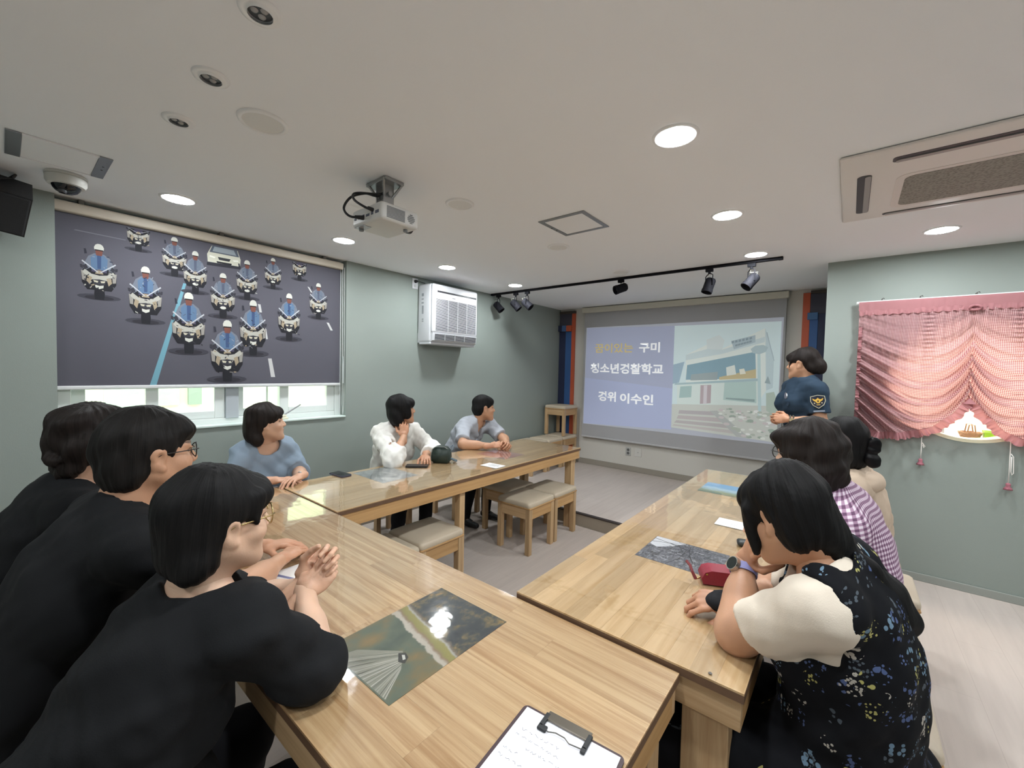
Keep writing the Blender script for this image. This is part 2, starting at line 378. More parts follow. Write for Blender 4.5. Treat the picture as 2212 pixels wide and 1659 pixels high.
RX0, RX1, RY0, RY1, RZ = -.826, -.158, 1.068, 3.422, .765
table(NX0, NX1, NY0, NY1, NZ, 0, 'near pine table in front with an autumn lake photo under its clear cover',
      [(NX1-.075,NY1-.075,.09,.07),(NX1-.075,NY0+.075,.09,.07),(NX0+.075,NY0+.075,.09,.07),(NX0+.075,NY1-.075,.09,.07)], strip=.098)
table(LX0, LX1, LY0, LY1, LZ, 1, 'long pine table along the window wall',
      [(LX1-.07,LY1-.075,.07,.07),(LX0+.07,LY1-.075,.07,.07),(LX1-.07,LY0+.075,.07,.07),(LX0+.07,LY0+.075,.07,.07),(LX1-.055,1.975,.05,.05)])
table(RX0, RX1, RY0, RY1, RZ, 1, 'long pine table on the curtain side of the room',
      [(RX1-.09,RY0+.06,.11,.05),(RX0+.08,RY0+.06,.11,.05),(RX1-.09,RY1-.06,.11,.05),(RX0+.08,RY1-.06,.11,.05)])
q = MB(); q.cyl((-.235,1.085,RZ+.0028),(-.235,1.085,RZ+.0036),.0045,n=14); q.build('screw_head', mat('dark_screw',(60,50,40),.4), bpy.data.objects['wooden_table.002'])
bpy.data.objects['screw_head'].location = (-(RX0+RX1)/2, -(RY0+RY1)/2, 0)

# ================================================================== STOOLS
M_cush = mat('beige_leatherette', (196,182,160), .5, bump=.06, bscale=300)
M_cush2 = mat('cream_leatherette', (198,184,164), .55, bump=.06, bscale=300)
def cushion(sx, sy, z0, z1):
    m = MB(); n = 12; top = []
    def sup(u): return math.copysign(abs(u)**.28, u)
    lay = [(.985, z0), (1.0, z0+.008), (1.0, z1-.022), (.985, z1-.010), (.94, z1-.003), (.6, z1+.004), (0, z1+.006)]
    N = 32; V = []
    for s, z in lay[:-1]:
        for k in range(N):
            a = 2*math.pi*k/N+math.pi/4; V.append((sx/2*s*max(-1,min(1,sup(math.cos(a))*1.06)), sy/2*s*max(-1,min(1,sup(math.sin(a))*1.06)), z))
    V.append((0,0,lay[-1][1])); L = len(lay)-1; F = [tuple(range(N))[::-1]]
    for j in range(L-1):
        for k in range(N): F.append((j*N+k, j*N+(k+1) % N, (j+1)*N+(k+1) % N, (j+1)*N+k))
    for k in range(N): F.append(((L-1)*N+k, (L-1)*N+(k+1) % N, L*N))
    m.add(V, F); return m
def make_stool(sx, sy, label, mc):
    t = thing('stool', label, 'stool', (0,0,0), 0, 'square pine stools with padded seats'); w = .042; zt = .375
    for ax in (-1,1):
        for ay in (-1,1):
            q = MB(); q.box((ax*(sx/2-.004)-(w if ax > 0 else 0), ay*(sy/2-.004)-(w if ay > 0 else 0), 0), (ax*(sx/2-.004)+(w if ax < 0 else 0), ay*(sy/2-.004)+(w if ay < 0 else 0), zt), bev=.003); q.build('leg', M_wz, t)
    for s in (-1,1):
        q = MB(); q.box((-sx/2+.047, s*(sy/2-.008)-(.02 if s > 0 else 0), zt-.085), (sx/2-.047, s*(sy/2-.008)+(.02 if s < 0 else 0), zt), bev=.002); q.build('apron', M_ax, t)
        q = MB(); q.box((s*(sx/2-.008)-(.02 if s > 0 else 0), -sy/2+.047, zt-.085), (s*(sx/2-.008)+(.02 if s < 0 else 0), sy/2-.047, zt), bev=.002); q.build('apron', M_ay, t)
    q = MB(); q.box((-sx/2,-sy/2,zt+.0005), (sx/2,sy/2,zt+.012), bev=.003); q.build('seat_board', M_ay, t)
    cushion(sx, sy, zt+.0125, .43).build('cushion', mc, t, angle=50)
    return t
st0 = make_stool(.345, .365, 'pine stool with beige padded seat', M_cush)
first = [True]
def place_stool(x, y, z, label, rz=0, mc=None):
    o = st0 if first[0] else copy_tree(st0); first[0] = False
    o.location = (x, y, z); o.rotation_euler = (0,0,rz); o['label'] = label
    if mc:
        for ch in o.children:
            if ch.name.startswith('cushion'): ch.material_slots[0].link = 'OBJECT'; ch.material_slots[0].material = mc
    return o
place_stool(-2.105, 2.825, 0, 'nearer stool of the empty pair in the middle of the room')
place_stool(-2.105, 3.200, 0, 'empty stool against the platform step, farther of the front pair')
place_stool(-2.455, 3.010, 0, 'empty stool tucked half under the window side table behind the front pair')
place_stool(-2.135, 1.765, 0, 'empty stool beyond the near table, its padded seat fully seen')
place_stool(-2.115, 1.385, 0, 'empty stool mostly hidden behind the edge of the near table')
place_stool(-3.285, 5.215, ZP, 'stool at the foot of the stack in the corner beside the screen')
place_stool(-3.285, 5.215, ZP+.437, 'single stool standing on top of another stool in the corner')
place_stool(-3.285, 4.835, ZP, 'middle stool of the row along the green wall on the platform')
place_stool(-3.285, 4.455, ZP, 'front stool of the row along the green wall on the platform')
# seats of the people
place_stool(-1.09, -.075, 0, 'stool under the woman with clasped hands at the near table')
place_stool(-1.57, -.075, 0, 'stool under the short haired person with glasses at the near table')
place_stool(-2.15, -.075, 0, 'stool under the person with curly pinned up hair at the near table')
place_stool(-3.08, 1.10, 0, 'stool under the woman in the pale blue top')
place_stool(-3.12, 2.10, 0, 'stool under the woman in the white blouse')
place_stool(-3.12, 2.97, 0, 'stool under the man in the grey shirt')
place_stool(.140, 2.940, 0, 'cream stool beside the right wall, farthest of the curtain side row', 0, M_cush2)
place_stool(.100, 2.330, 0, 'second cream stool from the curtain wall along the right table', 0, M_cush2)
place_stool(.085, 1.860, 0, 'cream stool just behind the woman in the floral dress', 0, M_cush2)
place_stool(.050, 1.360, 0, 'cream stool under the woman in the floral dress', 0, M_cush2)
# ================================================================== CEILING FITTINGS
M_ring = mat('downlight_ring', (242,243,244), .45)
T = NT('lit_lens'); T.b.inputs['Base Color'].default_value = (.9,.9,.9,1); T.b.inputs['Emission Color'].default_value = (.93,.975,1,1); T.b.inputs['Emission Strength'].default_value = LAMP
M_lit = T.m
def downlight_proto():
    t = thing('downlight', '', 'downlight', (0,0,H), 0, 'lit round ceiling downlights')
    MB().lathe([(.070,-.0005),(.070,-.006),(.080,-.007),(.086,-.004),(.088,-.0003)], n=36).build('trim_ring', M_ring, t, smooth=True)
    q = MB(); q.lathe([(0,-.0055),(.0695,-.0055),(.0695,-.001),(0,-.001)], n=36); q.build('lens', M_lit, t)
    return t
dl0 = downlight_proto(); k = 0
for x, y, lab in [(-.568,1.681,'largest lit downlight, nearest the viewer above the right table'),(-.592,2.688,'lit downlight between the largest one and the black track'),(-.598,3.686,'lit downlight just in front of the right end of the black track'),
        (.408,3.706,'lit downlight between the ceiling air conditioner and the curtain wall'),(-3.02,.653,'lit downlight above the left half of the printed blind'),(-2.96,1.624,'lit downlight left of the projector near the window wall'),
        (-2.929,2.618,'lit downlight above the white wall air conditioner'),(-2.911,3.604,'lit downlight at the left end of the black track'),
        (-.57,.66,'lit downlight overhead in front of the camera'),(.42,.66,'lit downlight overhead to the right of the camera'),(-.57,-.9,'lit downlight behind the camera'),(1.45,2.7,'lit downlight far right beyond the air conditioner'),(1.45,3.7,'lit downlight far right near the curtain wall'),(2.4,1.7,'lit downlight beside the far right wall'),(1.45,.66,'lit downlight at the far right side'),(-2.3,-1.2,'lit downlight at the back left of the room')]:
    o = dl0 if k == 0 else copy_tree(dl0); k += 1
    o.location = (x, y, H); o['label'] = lab
# unlit gimbal spots
M_dark = mat('dark_lens', (70,72,76), .25); M_chr = mat('chrome_ring', (190,190,190), .2, 1)
def gimbal():
    t = thing('recessed_spot', '', 'spot light', (0,0,H), 0, 'unlit recessed spots')
    MB().lathe([(.030,-.012),(.034,-.004),(.040,-.006),(.050,-.006),(.0525,-.0003)], n=32).build('trim_ring', M_ring, t, smooth=True)
    q = MB(); q.lathe([(0,-.004),(.0295,-.004),(.0295,-.0005),(0,-.0005)], n=28); q.build('reflector', M_dark, t)
    for a in range(3):
        an = a*2.094+.4; MB().lathe([(0,-.009),(.007,-.008),(.010,-.0045)], c=(.014*math.cos(an),.014*math.sin(an),0), n=12).build('led_lens', mat('led_lens', (165,165,165), .15), t, smooth=True)
    return t
g0 = gimbal(); k = 0
for x, lab in ((-1.247,'unlit recessed spot at the top edge of the picture'),(-1.655,'unlit recessed spot in the middle of the three'),(-2.044,'unlit recessed spot nearest the window, smallest of the three')):
    o = g0 if k == 0 else copy_tree(g0); k += 1; o.location = (x, .445, H); o['label'] = lab
# round blank plates / ceiling speakers
def plate(x, y, r, lab, flat=False):
    t = thing('ceiling_plate', lab, 'ceiling plate', (x,y,H), 0, 'round white ceiling plates')
    MB().lathe([(r*.80,-.005),(r*.82,-.0085),(r*.97,-.007),(r,-.0004)], n=40).build('rim', M_ring, t, smooth=True)
    MB().lathe([(0,-.006),(r*.55,-.0062),(r*.80,-.0052)], n=40).build('cover', mat('plate_cover', (228,228,226), .6, bump=.3, bscale=400), t, smooth=True)
plate(-1.792,.650,.087,'largest round white ceiling plate, close to the unlit spots'); plate(-1.754,1.655,.082,'round white ceiling plate right of the projector')
plate(-1.742,2.662,.082,'round white ceiling plate beside the square hatch'); plate(-1.692,3.653,.082,'small far round plate above the middle track lamp')
# access hatch with aluminium frame
def hatch(x0, x1, y0, y1, lab, kind):
    cx, cy = (x0+x1)/2, (y0+y1)/2; t = thing('ceiling_hatch', lab, 'hatch', (cx,cy,H)); a = mat('brushed_aluminium', (150,154,158), .4, .6, bump=.1, bscale=500); w = .026 if kind else .022
    X, Y = x1-cx, y1-cy
    if kind:
        for s in (-1,1):
            q = MB(); q.box((-X if s < 0 else X-w, -Y, -.006), (-X+w if s < 0 else X, Y, -.0005), bev=.001); q.build('frame_bar', a, t)
            q = MB(); q.box((-X+w, -Y if s < 0 else Y-w, -.006), (X-w, -Y+w if s < 0 else Y, -.0005), bev=.001); q.build('frame_bar', a, t)
        q = MB(); q.box((-X+w+.002, -Y+w+.002, -.004), (X-w-.002, Y-w-.002, -.0005), bev=.001); q.build('panel', M_ring, t)
        for k in (-.03,.03):
            q = MB(); q.cyl((-X+.013,k,-.0075),(-X+.013,k,-.0055),.004,n=10); q.build('catch', M_dark, t)
    else:
        wb = .045
        for s in (-1,1):
            q = MB(); q.box((-X, -Y if s < 0 else Y-wb, -.006), (X, -Y+wb if s < 0 else Y, -.0005), bev=.001); q.build('end_bar', a, t)
            q = MB(); q.box((-X if s < 0 else X-.012, -Y+wb, -.009), (-X+.012 if s < 0 else X, Y-wb, -.0005), bev=.001); q.build('side_lip', M_ring, t)
        q = MB(); q.box((-X+.014, -Y+wb+.001, -.004), (X-.014, Y-wb-.001, -.0005), bev=.001); q.build('panel', M_ring, t)
        for k in (-.02,.03):
            q = MB(); q.cyl((k,Y-.02,-.0075),(k,Y-.02,-.0055),.004,n=10); q.build('catch', M_dark, t)
hatch(-1.556,-1.233,2.14,2.47,'square ceiling hatch with a grey aluminium frame all round',True)
hatch(-3.01,-2.693,.023,.343,'ceiling hatch with two wide grey end bars in the left corner',False)
# dome camera
t = thing('dome_camera', 'white ceiling dome camera with dark glass in the left corner', 'camera', (-3.12,.222,H)); R = Matrix.Rotation(0, 3, 'X')
MB().lathe([(.075,-.0005),(.078,-.006),(.078,-.012),(.072,-.014),(.076,-.018),(.076,-.040),(.068,-.055),(.052,-.058)], n=36).build('housing', mat('camera_white', (205,205,200), .45), t, angle=40)
MB().lathe([(.055,-.056),(.050,-.070),(.040,-.083),(.022,-.093),(0,-.096)], n=28).build('dome', mat('camera_dome', (26,28,32), .06), t, smooth=True)
MB().lathe([(.0,-.075),(.016,-.076),(.018,-.088),(.012,-.0955)], c=(.022,-.016,-.004), n=16).build('lens', mat('camera_lens', (70,72,76), .1), t, smooth=True)
# black wall speaker in the top left corner
t = thing('wall_speaker', 'black wedge loudspeaker on a bracket in the top left corner', 'loudspeaker', (-3.30,-.07,2.26))
Rr = Matrix.Rotation(math.radians(28),3,'Y') @ Matrix.Rotation(math.radians(-8),3,'X')
q = MB(); poly = [(-.10,-.13),(.085,-.10),(.085,.10),(-.10,.13)]
q.prism(poly, lambda u,v,tt: Rr @ Vector((u, tt, v)), -.12, .17); q.build('cabinet', mat('speaker_black', (34,34,36), .6, bump=.2, bscale=400), t)
q = MB(); q.box((.0855,-.115,-.095),(.096,.165,.095),bev=.006)
q.v = [tuple(Rr @ Vector(p)) for p in q.v]; q.build('grille', mat('speaker_grille', (24,24,26), .8, bump=.6, bscale=700), t)
q = MB(); q.box((-.205,-.03,.02),(-.10,.03,.07),bev=.004); q.tube([(-.06,.1,.14),(-.02,.13,.165),(.03,.12,.13),(.02,.06,.11)],.006,n=8); q.build('bracket', mat('bracket_black', (30,30,32), .45), t)

# ---- projector
t = thing('projector', 'white ceiling projector with vent grille and black cables', 'projector', (-1.872,1.245,2.2))
M_pw = mat('projector_white', (206,206,204), .4); M_pg = mat('projector_grey', (120,122,124), .5)
q = MB(); q.box((-.13,-.105,0),(.13,.115,.085),bev=.016,seg=3); body = q.build('body', M_pw, t, angle=40)
for k in range(9):
    q = MB(); z = .014+k*.0062; q.box((.1295,-.075,z),(.1325,.028,z+.003)); q.build('vent_slat', M_pg, body)
for k in range(6):
    q = MB(); z = .018+k*.008; h_ = .022*math.sin(math.pi*(k+.7)/6.4); q.box((.1295,.066-h_,z),(.1325,.066+h_,z+.004)); q.build('speaker_slot', M_pg, body)
q = MB(); q.cyl((.02,.114,.042),(.02,.145,.042),.036,.033,n=28); q.build('lens_barrel', mat('lens_black', (25,25,28), .3), body)
q = MB()
for kx, w, h_ in ((-.105,.02,.012),(-.07,.03,.014),(-.03,.016,.016),(0,.03,.012),(.045,.018,.018),(.08,.03,.014)): q.box((kx,-.1065,.03),(kx+w,-.104,.03+h_),bev=.001)
q.build('connector_panel', mat('connector_dark', (70,74,92), .5), body)
q = MB(); q.cyl((-.09,-.075,-.014),(-.09,-.075,.004),.012,n=14); q.cyl((.08,.07,-.012),(.08,.07,.004),.011,n=14); q.build('foot', M_pg, body)
q = MB(); q.box((-.115,-.1,-.0022),(-.03,-.055,.0005)); q.build('label', mat('projector_label', (170,172,176), .2, .3), body)
mt = MB(); mt.box((-.085,-.055,.212),(.085,.055,.2285),bev=.003); mt.box((-.034,-.03,.085),(-.026,.03,.212)); mt.box((.026,-.03,.085),(.034,.03,.212)); mt.box((-.06,-.035,.085),(.06,.035,.091)); mt.cyl((-.05,0,.165),(.05,0,.165),.012,n=12)
for sx in (-1,1):
    for sy in (-1,1): mt.tube([(sx*.028,sy*.02,.15),(sx*.055,sy*.045,.20),(sx*.075,sy*.055,.224)],.007,n=8)
mt.build('ceiling_mount', mat('mount_steel', (165,166,166), .35, .7), t)
q = MB()
q.tube(spline([(.06,-.10,.05),(.05,-.14,.055),(-.02,-.155,.10),(-.07,-.13,.15),(-.05,-.08,.165),(.0,-.05,.15),(.02,-.02,.17)]),.006,n=8)
q.tube(spline([(-.02,-.11,.03),(-.07,-.15,.035),(-.11,-.16,.08),(-.10,-.13,.14),(-.05,-.09,.16),(.0,-.06,.155),(.02,-.02,.165)]),.006,n=8)
q.cyl((.06,-.095,.05),(.056,-.13,.054),.011,.008,n=12); q.cyl((-.02,-.10,.03),(-.05,-.135,.032),.012,.008,n=12)
q.build('cables', mat('cable_black', (22,22,26), .5), t, smooth=True)

# ---- ceiling air conditioner
t = thing('ceiling_air_conditioner', 'flush four way ceiling air conditioner with a brown mesh intake', 'air conditioner', (.405,2.72,H))
X, Y = .475, .460
q = MB(); q.box((-X,-Y,-.016),(X,Y,-.0005),bev=.010,seg=3); q.build('panel', mat('ac_panel', (230,225,221), .45), t, angle=40)
M_slot = mat('ac_slot_dark', (62,62,66), .5); M_flap = mat('ac_flap', (150,147,145), .4)
def rrect(x0,x1,y0,y1,r,n=6):
    P = []
    for cx,cy,a in ((x1-r,y1-r,0),(x0+r,y1-r,90),(x0+r,y0+r,180),(x1-r,y0+r,270)):
        for k in range(n+1): an = math.radians(a+90*k/n); P.append((cx+r*math.cos(an), cy+r*math.sin(an)))
    return P
fz = lambda u,v,tt: (u,v,tt)
for s in (-1,1):
    xs = s*.388
    q = MB(); q.prism(rrect(xs-.026,xs+.026,-.235,.315,.022), fz, -.0180, -.0158); o = q.build('air_slot', M_slot, t)
    q = MB(); q.prism(rrect(xs+.002 if s < 0 else xs-.024,xs+.024 if s < 0 else xs-.002,-.225,.305,.01), fz, -.0215, -.0180); q.build('flap', M_flap, o)
    ys = -.345 if s < 0 else .400; w_ = .026 if s < 0 else .018
    q = MB(); q.prism(rrect(-.30,.30,ys-w_,ys+w_,.016), fz, -.0180, -.0158); o = q.build('air_slot', M_slot, t)
    q = MB(); q.prism(rrect(-.29,.29,ys+(.0 if s < 0 else -.014),ys+(.024 if s < 0 else .014),.01), fz, -.0215, -.0180); q.build('flap', M_flap, o)
T = NT('intake_mesh'); g = T.n('ShaderNodeTexCoord'); vo = T.n('ShaderNodeTexVoronoi'); vo.inputs['Scale'].default_value = 90; T.l(g.outputs['Object'], vo.inputs['Vector'])
cr = T.n('ShaderNodeValToRGB'); cr.color_ramp.elements[0].color = lin((100,96,90)); cr.color_ramp.elements[1].color = lin((150,146,138)); cr.color_ramp.elements[1].position = .6
T.l(vo.outputs['Distance'], cr.inputs[0]); T.l(cr.outputs[0], T.b.inputs['Base Color']); T.b.inputs['Roughness'].default_value = .7
q = MB(); q.prism(rrect(-.245,.245,-.125,.285,.04), fz, -.0195, -.0158); q.build('intake_grille', T.m, t)
q = MB(); q.prism(rrect(-.275,.275,-.155,.315,.05), fz, -.0177, -.0158); q.build('intake_frame', mat('ac_panel_inner', (222,215,210), .5), t)

# ---- lighting track and its black spot lamps
M_blk = mat('track_black', (26,26,30), .75, spec=.1); M_blk2 = mat('lamp_black', (28,28,33), .75, spec=.12)
YT, ZT = 3.872, H
t = thing('lighting_track', 'long black ceiling track carrying six black spot lamps', 'lighting track', (-1.97,YT,H))
q = MB(); q.box((-1.525,-.017,-.022),(1.525,.017,-.0005),bev=.002); q.build('rail', M_blk, t)
q = MB(); q.box((-1.53,-.018,-.024),(-1.495,.018,-.0004),bev=.002); q.box((1.5,-.018,-.024),(1.53,.018,-.0004),bev=.002); q.build('end_cap', M_blk, t)
def lamp(x, d, lab, short=False):
    t = thing('track_lamp', lab, 'spot lamp', (x,YT,H-.0235), 0, 'black spot lamps on the track')
    d = Vector(d).normalized(); L = .13; r = .042; drop = .115 if not short else .055
    c = Vector((0,0,-drop-.03)); a = c-d*L*.45; e = c+d*L*.55
    q = MB(); q.box((-.03,-.014,-.028),(.03,.014,-.0005),bev=.003); q.cyl((0,0,-.026),(0,0,-.045 if not short else -.032),.011,n=12); q.build('adapter', M_blk, t)
    side = d.cross(Vector((0,0,1))).normalized()
    if not short:
        P = [Vector((0,0,-.042))+side*0.0, Vector((0,0,-.05))+side*.028, Vector((0,0,-.062))+side*.047, c+side*.048, c+side*.042]
        for s in (-1,1):
            q = MB(); q.tube([Vector((p.x*1, p.y*1, p.z)) if s > 0 else Vector((-(p.x), -(p.y), p.z)) for p in P], .0042, n=8); q.build('yoke_arm', M_blk, t)
    rot = d.to_track_quat('Z','Y').to_matrix()
    prof = [(0,-L*.5),(r*.55,-L*.5),(r*.85,-L*.46),(r,-L*.36),(r,L*.28),(r*1.06,L*.30),(r*1.06,L*.5),(r*.9,L*.5),(r*.82,L*.30),(0,L*.26)]
    q = MB(); q.lathe(prof, c=c, n=28, rot=rot); hd = q.build('lamp_head', M_blk2, t, angle=35)
    q = MB(); q.lathe([(0,L*.285),(r*.80,L*.285),(r*.80,L*.27),(0,L*.27)], c=c, n=24, rot=rot); q.build('lens', mat('track_lens', (80,80,84), .2), hd)
    q = MB(); q.tube([c-d*L*.5, c-d*L*.62+Vector((0,0,.015)), Vector((side.x*.02, side.y*.02, -.07 if not short else -.05)), Vector((0,0,-.035))], .0035, n=7); q.build('lead', mat('lamp_lead', (170,168,160), .4), hd)
for x, d, lab, sh in [(-3.385,(.62,.25,-.75),'leftmost black track lamp, in the corner by the green wall',False),(-3.115,(.6,.3,-.72),'second black track lamp from the left',False),(-2.945,(.72,.2,-.66),'third black track lamp from the left',False),
        (-1.787,(-.55,-.75,-.35),'squat black track lamp alone in the middle of the track',True),(-.975,(-.22,-.25,-.95),'black track lamp pointing straight down, second from the right end',False),(-.655,(-.5,-.42,-.75),'rightmost black track lamp with a pale cap',False)]:
    lamp(x, d, lab, sh)
# ================================================================== PRINTED ROLLER BLIND
t = thing('roller_blind', 'grey roller blind printed with a formation of police motorcycles', 'roller blind', (-3.55,1.06,2.40))
BX, BY, BZ = -3.55, 1.06, 2.40
q = MB(); q.box((-.035,-.868,-.055),(.040,.868,.004),bev=.012,seg=3); q.build('cassette', mat('cassette_cream', (196,186,170), .5), t)
q = MB()
for y in (-.75,-.05,.70): q.box((-.03,y-.012,.004),(.03,y+.012,.0285),bev=.002)
q.build('bracket', mat('bracket_grey', (110,108,104), .5), t)
q = MB(); q.box((-.0012,-.856,-1.062),(.0012,.856,-.05)); fab = q.build('fabric', mat('blind_cloth', (86,85,95), .8, bump=.15, bscale=900, var=.10, vscale=2.2), t)
q = MB(); q.box((-.008,-.860,-1.082),(.008,.860,-1.058),bev=.006); q.build('bottom_bar', mat('bar_white', (214,216,216), .4), t)
q = MB(); pts = [(.03,.862,-.03),(.032,.863,-.7),(.034,.864,-1.25),(.03,.874,-1.34),(.024,.885,-1.25),(.024,.886,-.7),(.02,.884,-.03)]
q.tube(pts,.0022,n=6); q.build('bead_chain', mat('bead_white', (222,226,224), .4), t)
q = MB(); q.tube([(.034,.865,-.82),(.036,.870,-.90),(.035,.872,-1.06)],.006,n=8); q.build('chain_weight', mat('bead_grey', (170,180,178), .4), t)
# the print: flat coloured shapes on the cloth
pr = MB(); lay = [0]
def P(poly, col):
    lay[0] += 1; d = .0015+lay[0]*3e-6
    pr.add([(d, u-BY, v-BZ) for u, v in poly], [tuple(range(len(poly)))], 0, col)
for i, L in enumerate([[(0.793,2.035),(0.809,2.032),(0.648,1.342),(0.614,1.342)],[(1.325,1.54),(1.351,1.541),(1.378,1.394),(1.347,1.394)],[(1.253,1.955),(1.271,1.955),(1.281,1.894),(1.264,1.893)],[(1.298,1.773),(1.312,1.771),(1.324,1.691),(1.31,1.69)],[(1.793,1.869),(1.814,1.868),(1.85,1.804),(1.83,1.802)],[(1.628,2.151),(1.642,2.148),(1.67,2.107),(1.656,2.108)],[(0.279,2.253),(0.286,2.259),(0.505,2.254),(0.503,2.249)]]):
    P(L, (112,160,176) if i == 0 else ((196,196,196) if i < 6 else (116,114,124)))
# patrol car at the top
def U(poly, x, z, w, h, col): P([(x+a*w, z+b*h) for a, b in poly], col)
cx, cz, cw, ch = .932, 2.194, .2, .14
U([(-.03,-.06),(1.03,.0),(1.02,.16),(-.02,.1)],cx,cz,cw,ch,(50,50,58)); U([(0,.12),(1,.14),(1.02,.5),(.92,.95),(.12,.95),(-.02,.5)],cx,cz,cw,ch,(206,206,190))
U([(.14,.97),(.9,.97),(.97,.62),(.05,.62)],cx,cz,cw,ch,(92,100,112)); U([(.2,.93),(.8,.93),(.88,.68),(.14,.68)],cx,cz,cw,ch,(150,160,168)); U([(.3,.44),(.7,.44),(.66,.3),(.34,.3)],cx,cz,cw,ch,(60,62,66)); U([(.06,.46),(.24,.42),(.2,.34),(.05,.38)],cx,cz,cw,ch,(236,236,226)); U([(.94,.46),(.76,.42),(.8,.34),(.95,.38)],cx,cz,cw,ch,(236,236,226)); U([(.26,.22),(.74,.22),(.72,.13),(.28,.13)],cx,cz,cw,ch,(44,44,48))
def bike(x, z, w, h, rider=True, near=False):
    # unit frame: x -.5..5, y 0..1
    u = lambda poly, col: P([(x+a*w, min(z+b*h, 2.333)) for a, b in poly], col)
    hh = .62 if not rider else 1.0                       # bikes cut by the top edge show no rider
    y = lambda v: v/hh
    W1, W2, CR, DK, DK2, MID = (178,176,168), (204,204,196), (160,146,124), (34,34,40), (56,56,64), (110,112,118); rb = random.Random(int(x*1e4))
    u(ell2(0,y(.06),.62,y(.055),14), (66,65,74)); u(ell2(.0,y(.05),.42,y(.04),12), (50,49,56))
    u([(-.13,y(.02)),(.13,y(.02)),(.15,y(.12)),(.12,y(.30)),(-.12,y(.30)),(-.15,y(.12))], DK)
    u([(-.48,y(.30)),(-.50,y(.48)),(-.36,y(.58)),(.36,y(.58)),(.50,y(.48)),(.48,y(.30)),(.34,y(.18)),(-.34,y(.18))], DK)
    u([(-.50,y(.50)),(-.47,y(.34)),(-.38,y(.33)),(-.36,y(.5))], (150,146,140)); u([(.50,y(.50)),(.47,y(.34)),(.38,y(.33)),(.36,y(.5))], (150,146,140))
    u([(-.46,y(.47)),(-.40,y(.53)),(-.22,y(.46)),(0,y(.44)),(.22,y(.46)),(.40,y(.53)),(.46,y(.47)),(.30,y(.40)),(.22,y(.36)),(0,y(.375)),(-.22,y(.36)),(-.30,y(.40))], W1)
    u([(-.32,y(.43)),(-.20,y(.40)),(-.26,y(.27)),(-.36,y(.33))], CR); u([(.32,y(.43)),(.20,y(.40)),(.26,y(.27)),(.36,y(.33))], CR)
    u([(-.20,y(.365)),(.20,y(.365)),(.15,y(.285)),(-.15,y(.285))], DK2); u([(-.17,y(.355)),(-.03,y(.345)),(-.05,y(.315)),(-.14,y(.32))], (196,190,170)); u([(.17,y(.355)),(.03,y(.345)),(.05,y(.315)),(.14,y(.32))], (196,190,170))
    u(ell2(0,y(.245),.125,y(.032),14) if not near else [(-.12,y(.275)),(0,y(.262)),(.12,y(.275)),(.11,y(.23)),(0,y(.205)),(-.11,y(.23))], W2)
    u([(-.22,y(.50)),(.22,y(.50)),(.17,y(.60)),(-.17,y(.60))], (74,70,92)); u([(-.12,y(.47)),(.12,y(.47)),(.06,y(.53)),(-.06,y(.53))], CR)
    if rider:
        bl = (92,118,148) if near else (104,114,130)
        u([(-.36,.52),(-.42,.62),(-.30,.76),(-.14,.82),(.14,.82),(.30,.76),(.42,.62),(.36,.52),(.2,.58),(-.2,.58)], (116,122,134))
        u([(-.22,.54),(-.24,.74),(-.10,.81),(.10,.81),(.24,.74),(.22,.54)], bl); u([(-.05,.56),(.05,.56),(.06,.80),(-.06,.80)], (64,84,120) if near else (84,92,110))
        u([(-.40,.52),(-.46,.58),(-.36,.62),(-.30,.55)], DK2); u([(.40,.52),(.46,.58),(.36,.62),(.30,.55)], DK2)
        u([(-.085,.79),(.085,.79),(.105,.90),(-.105,.90)], (120,76,66)); u([(-.13,.89),(.13,.89),(.14,.93),(.10,.975),(.04,.995),(-.04,.995),(-.10,.975),(-.14,.93)], W2); u([(-.12,.895),(.12,.895),(.11,.875),(-.11,.875)], (40,34,34))
        u([(-.42,.88),(-.36,.88),(-.33,.80),(-.40,.79)], (52,52,62))
    for k in range(34):                                   # broken highlights and dark gaps of the machinery and jacket
        a_, b_ = rb.uniform(-.42,.42), rb.uniform(.16,.80 if rider else .5); l_ = rb.uniform(.02,.09); h_ = rb.uniform(.006,.022); sl_ = rb.uniform(-.03,.03)
        if abs(a_) > .30 and b_ > .62: continue
        u([(a_,y(b_)),(a_+l_,y(b_+sl_)),(a_+l_*.9,y(b_+sl_+h_)),(a_-.01,y(b_+h_))], rb.choice([DK,DK,DK2,MID,CR,W1,(150,146,140)] if b_ < .55 else [(56,62,78),(140,148,160),(84,96,116)]))
    for s in (-1,1): u([(s*.44,y(.53)),(s*.52,y(.55)),(s*.53,y(.60)),(s*.46,y(.60))], DK2)
    for s in (-1,1):
        yy = .50; u([(s*.02,y(yy)),(s*.05,y(yy-.008)),(s*.48,y(.660)),(s*.46,y(.68))], (186,188,194))
B = [(0.564,2.19,0.105,0.15),(0.384,1.857,0.149,0.342),(0.597,1.731,0.156,0.377),(0.746,2.065,0.125,0.268),(0.86,1.965,0.128,0.302),(1.179,1.97,0.135,0.303),(1.36,2.081,0.116,0.248),(1.562,2.182,0.107,0.157),(1.024,1.815,0.145,0.332),(1.72,1.883,0.144,0.313),(1.482,1.681,0.162,0.392),(0.822,1.546,0.178,0.431),(1.22,1.549,0.172,0.433),(1.05,1.352,0.196,0.46)]
for i, (x, z, w, h) in enumerate(B): bike(x, z, w*1.04, h, rider=h > .2, near=i in (1,2,10,11,12,13))
pr.build('printed_picture', mat_attr('blind_print', .75), fab)

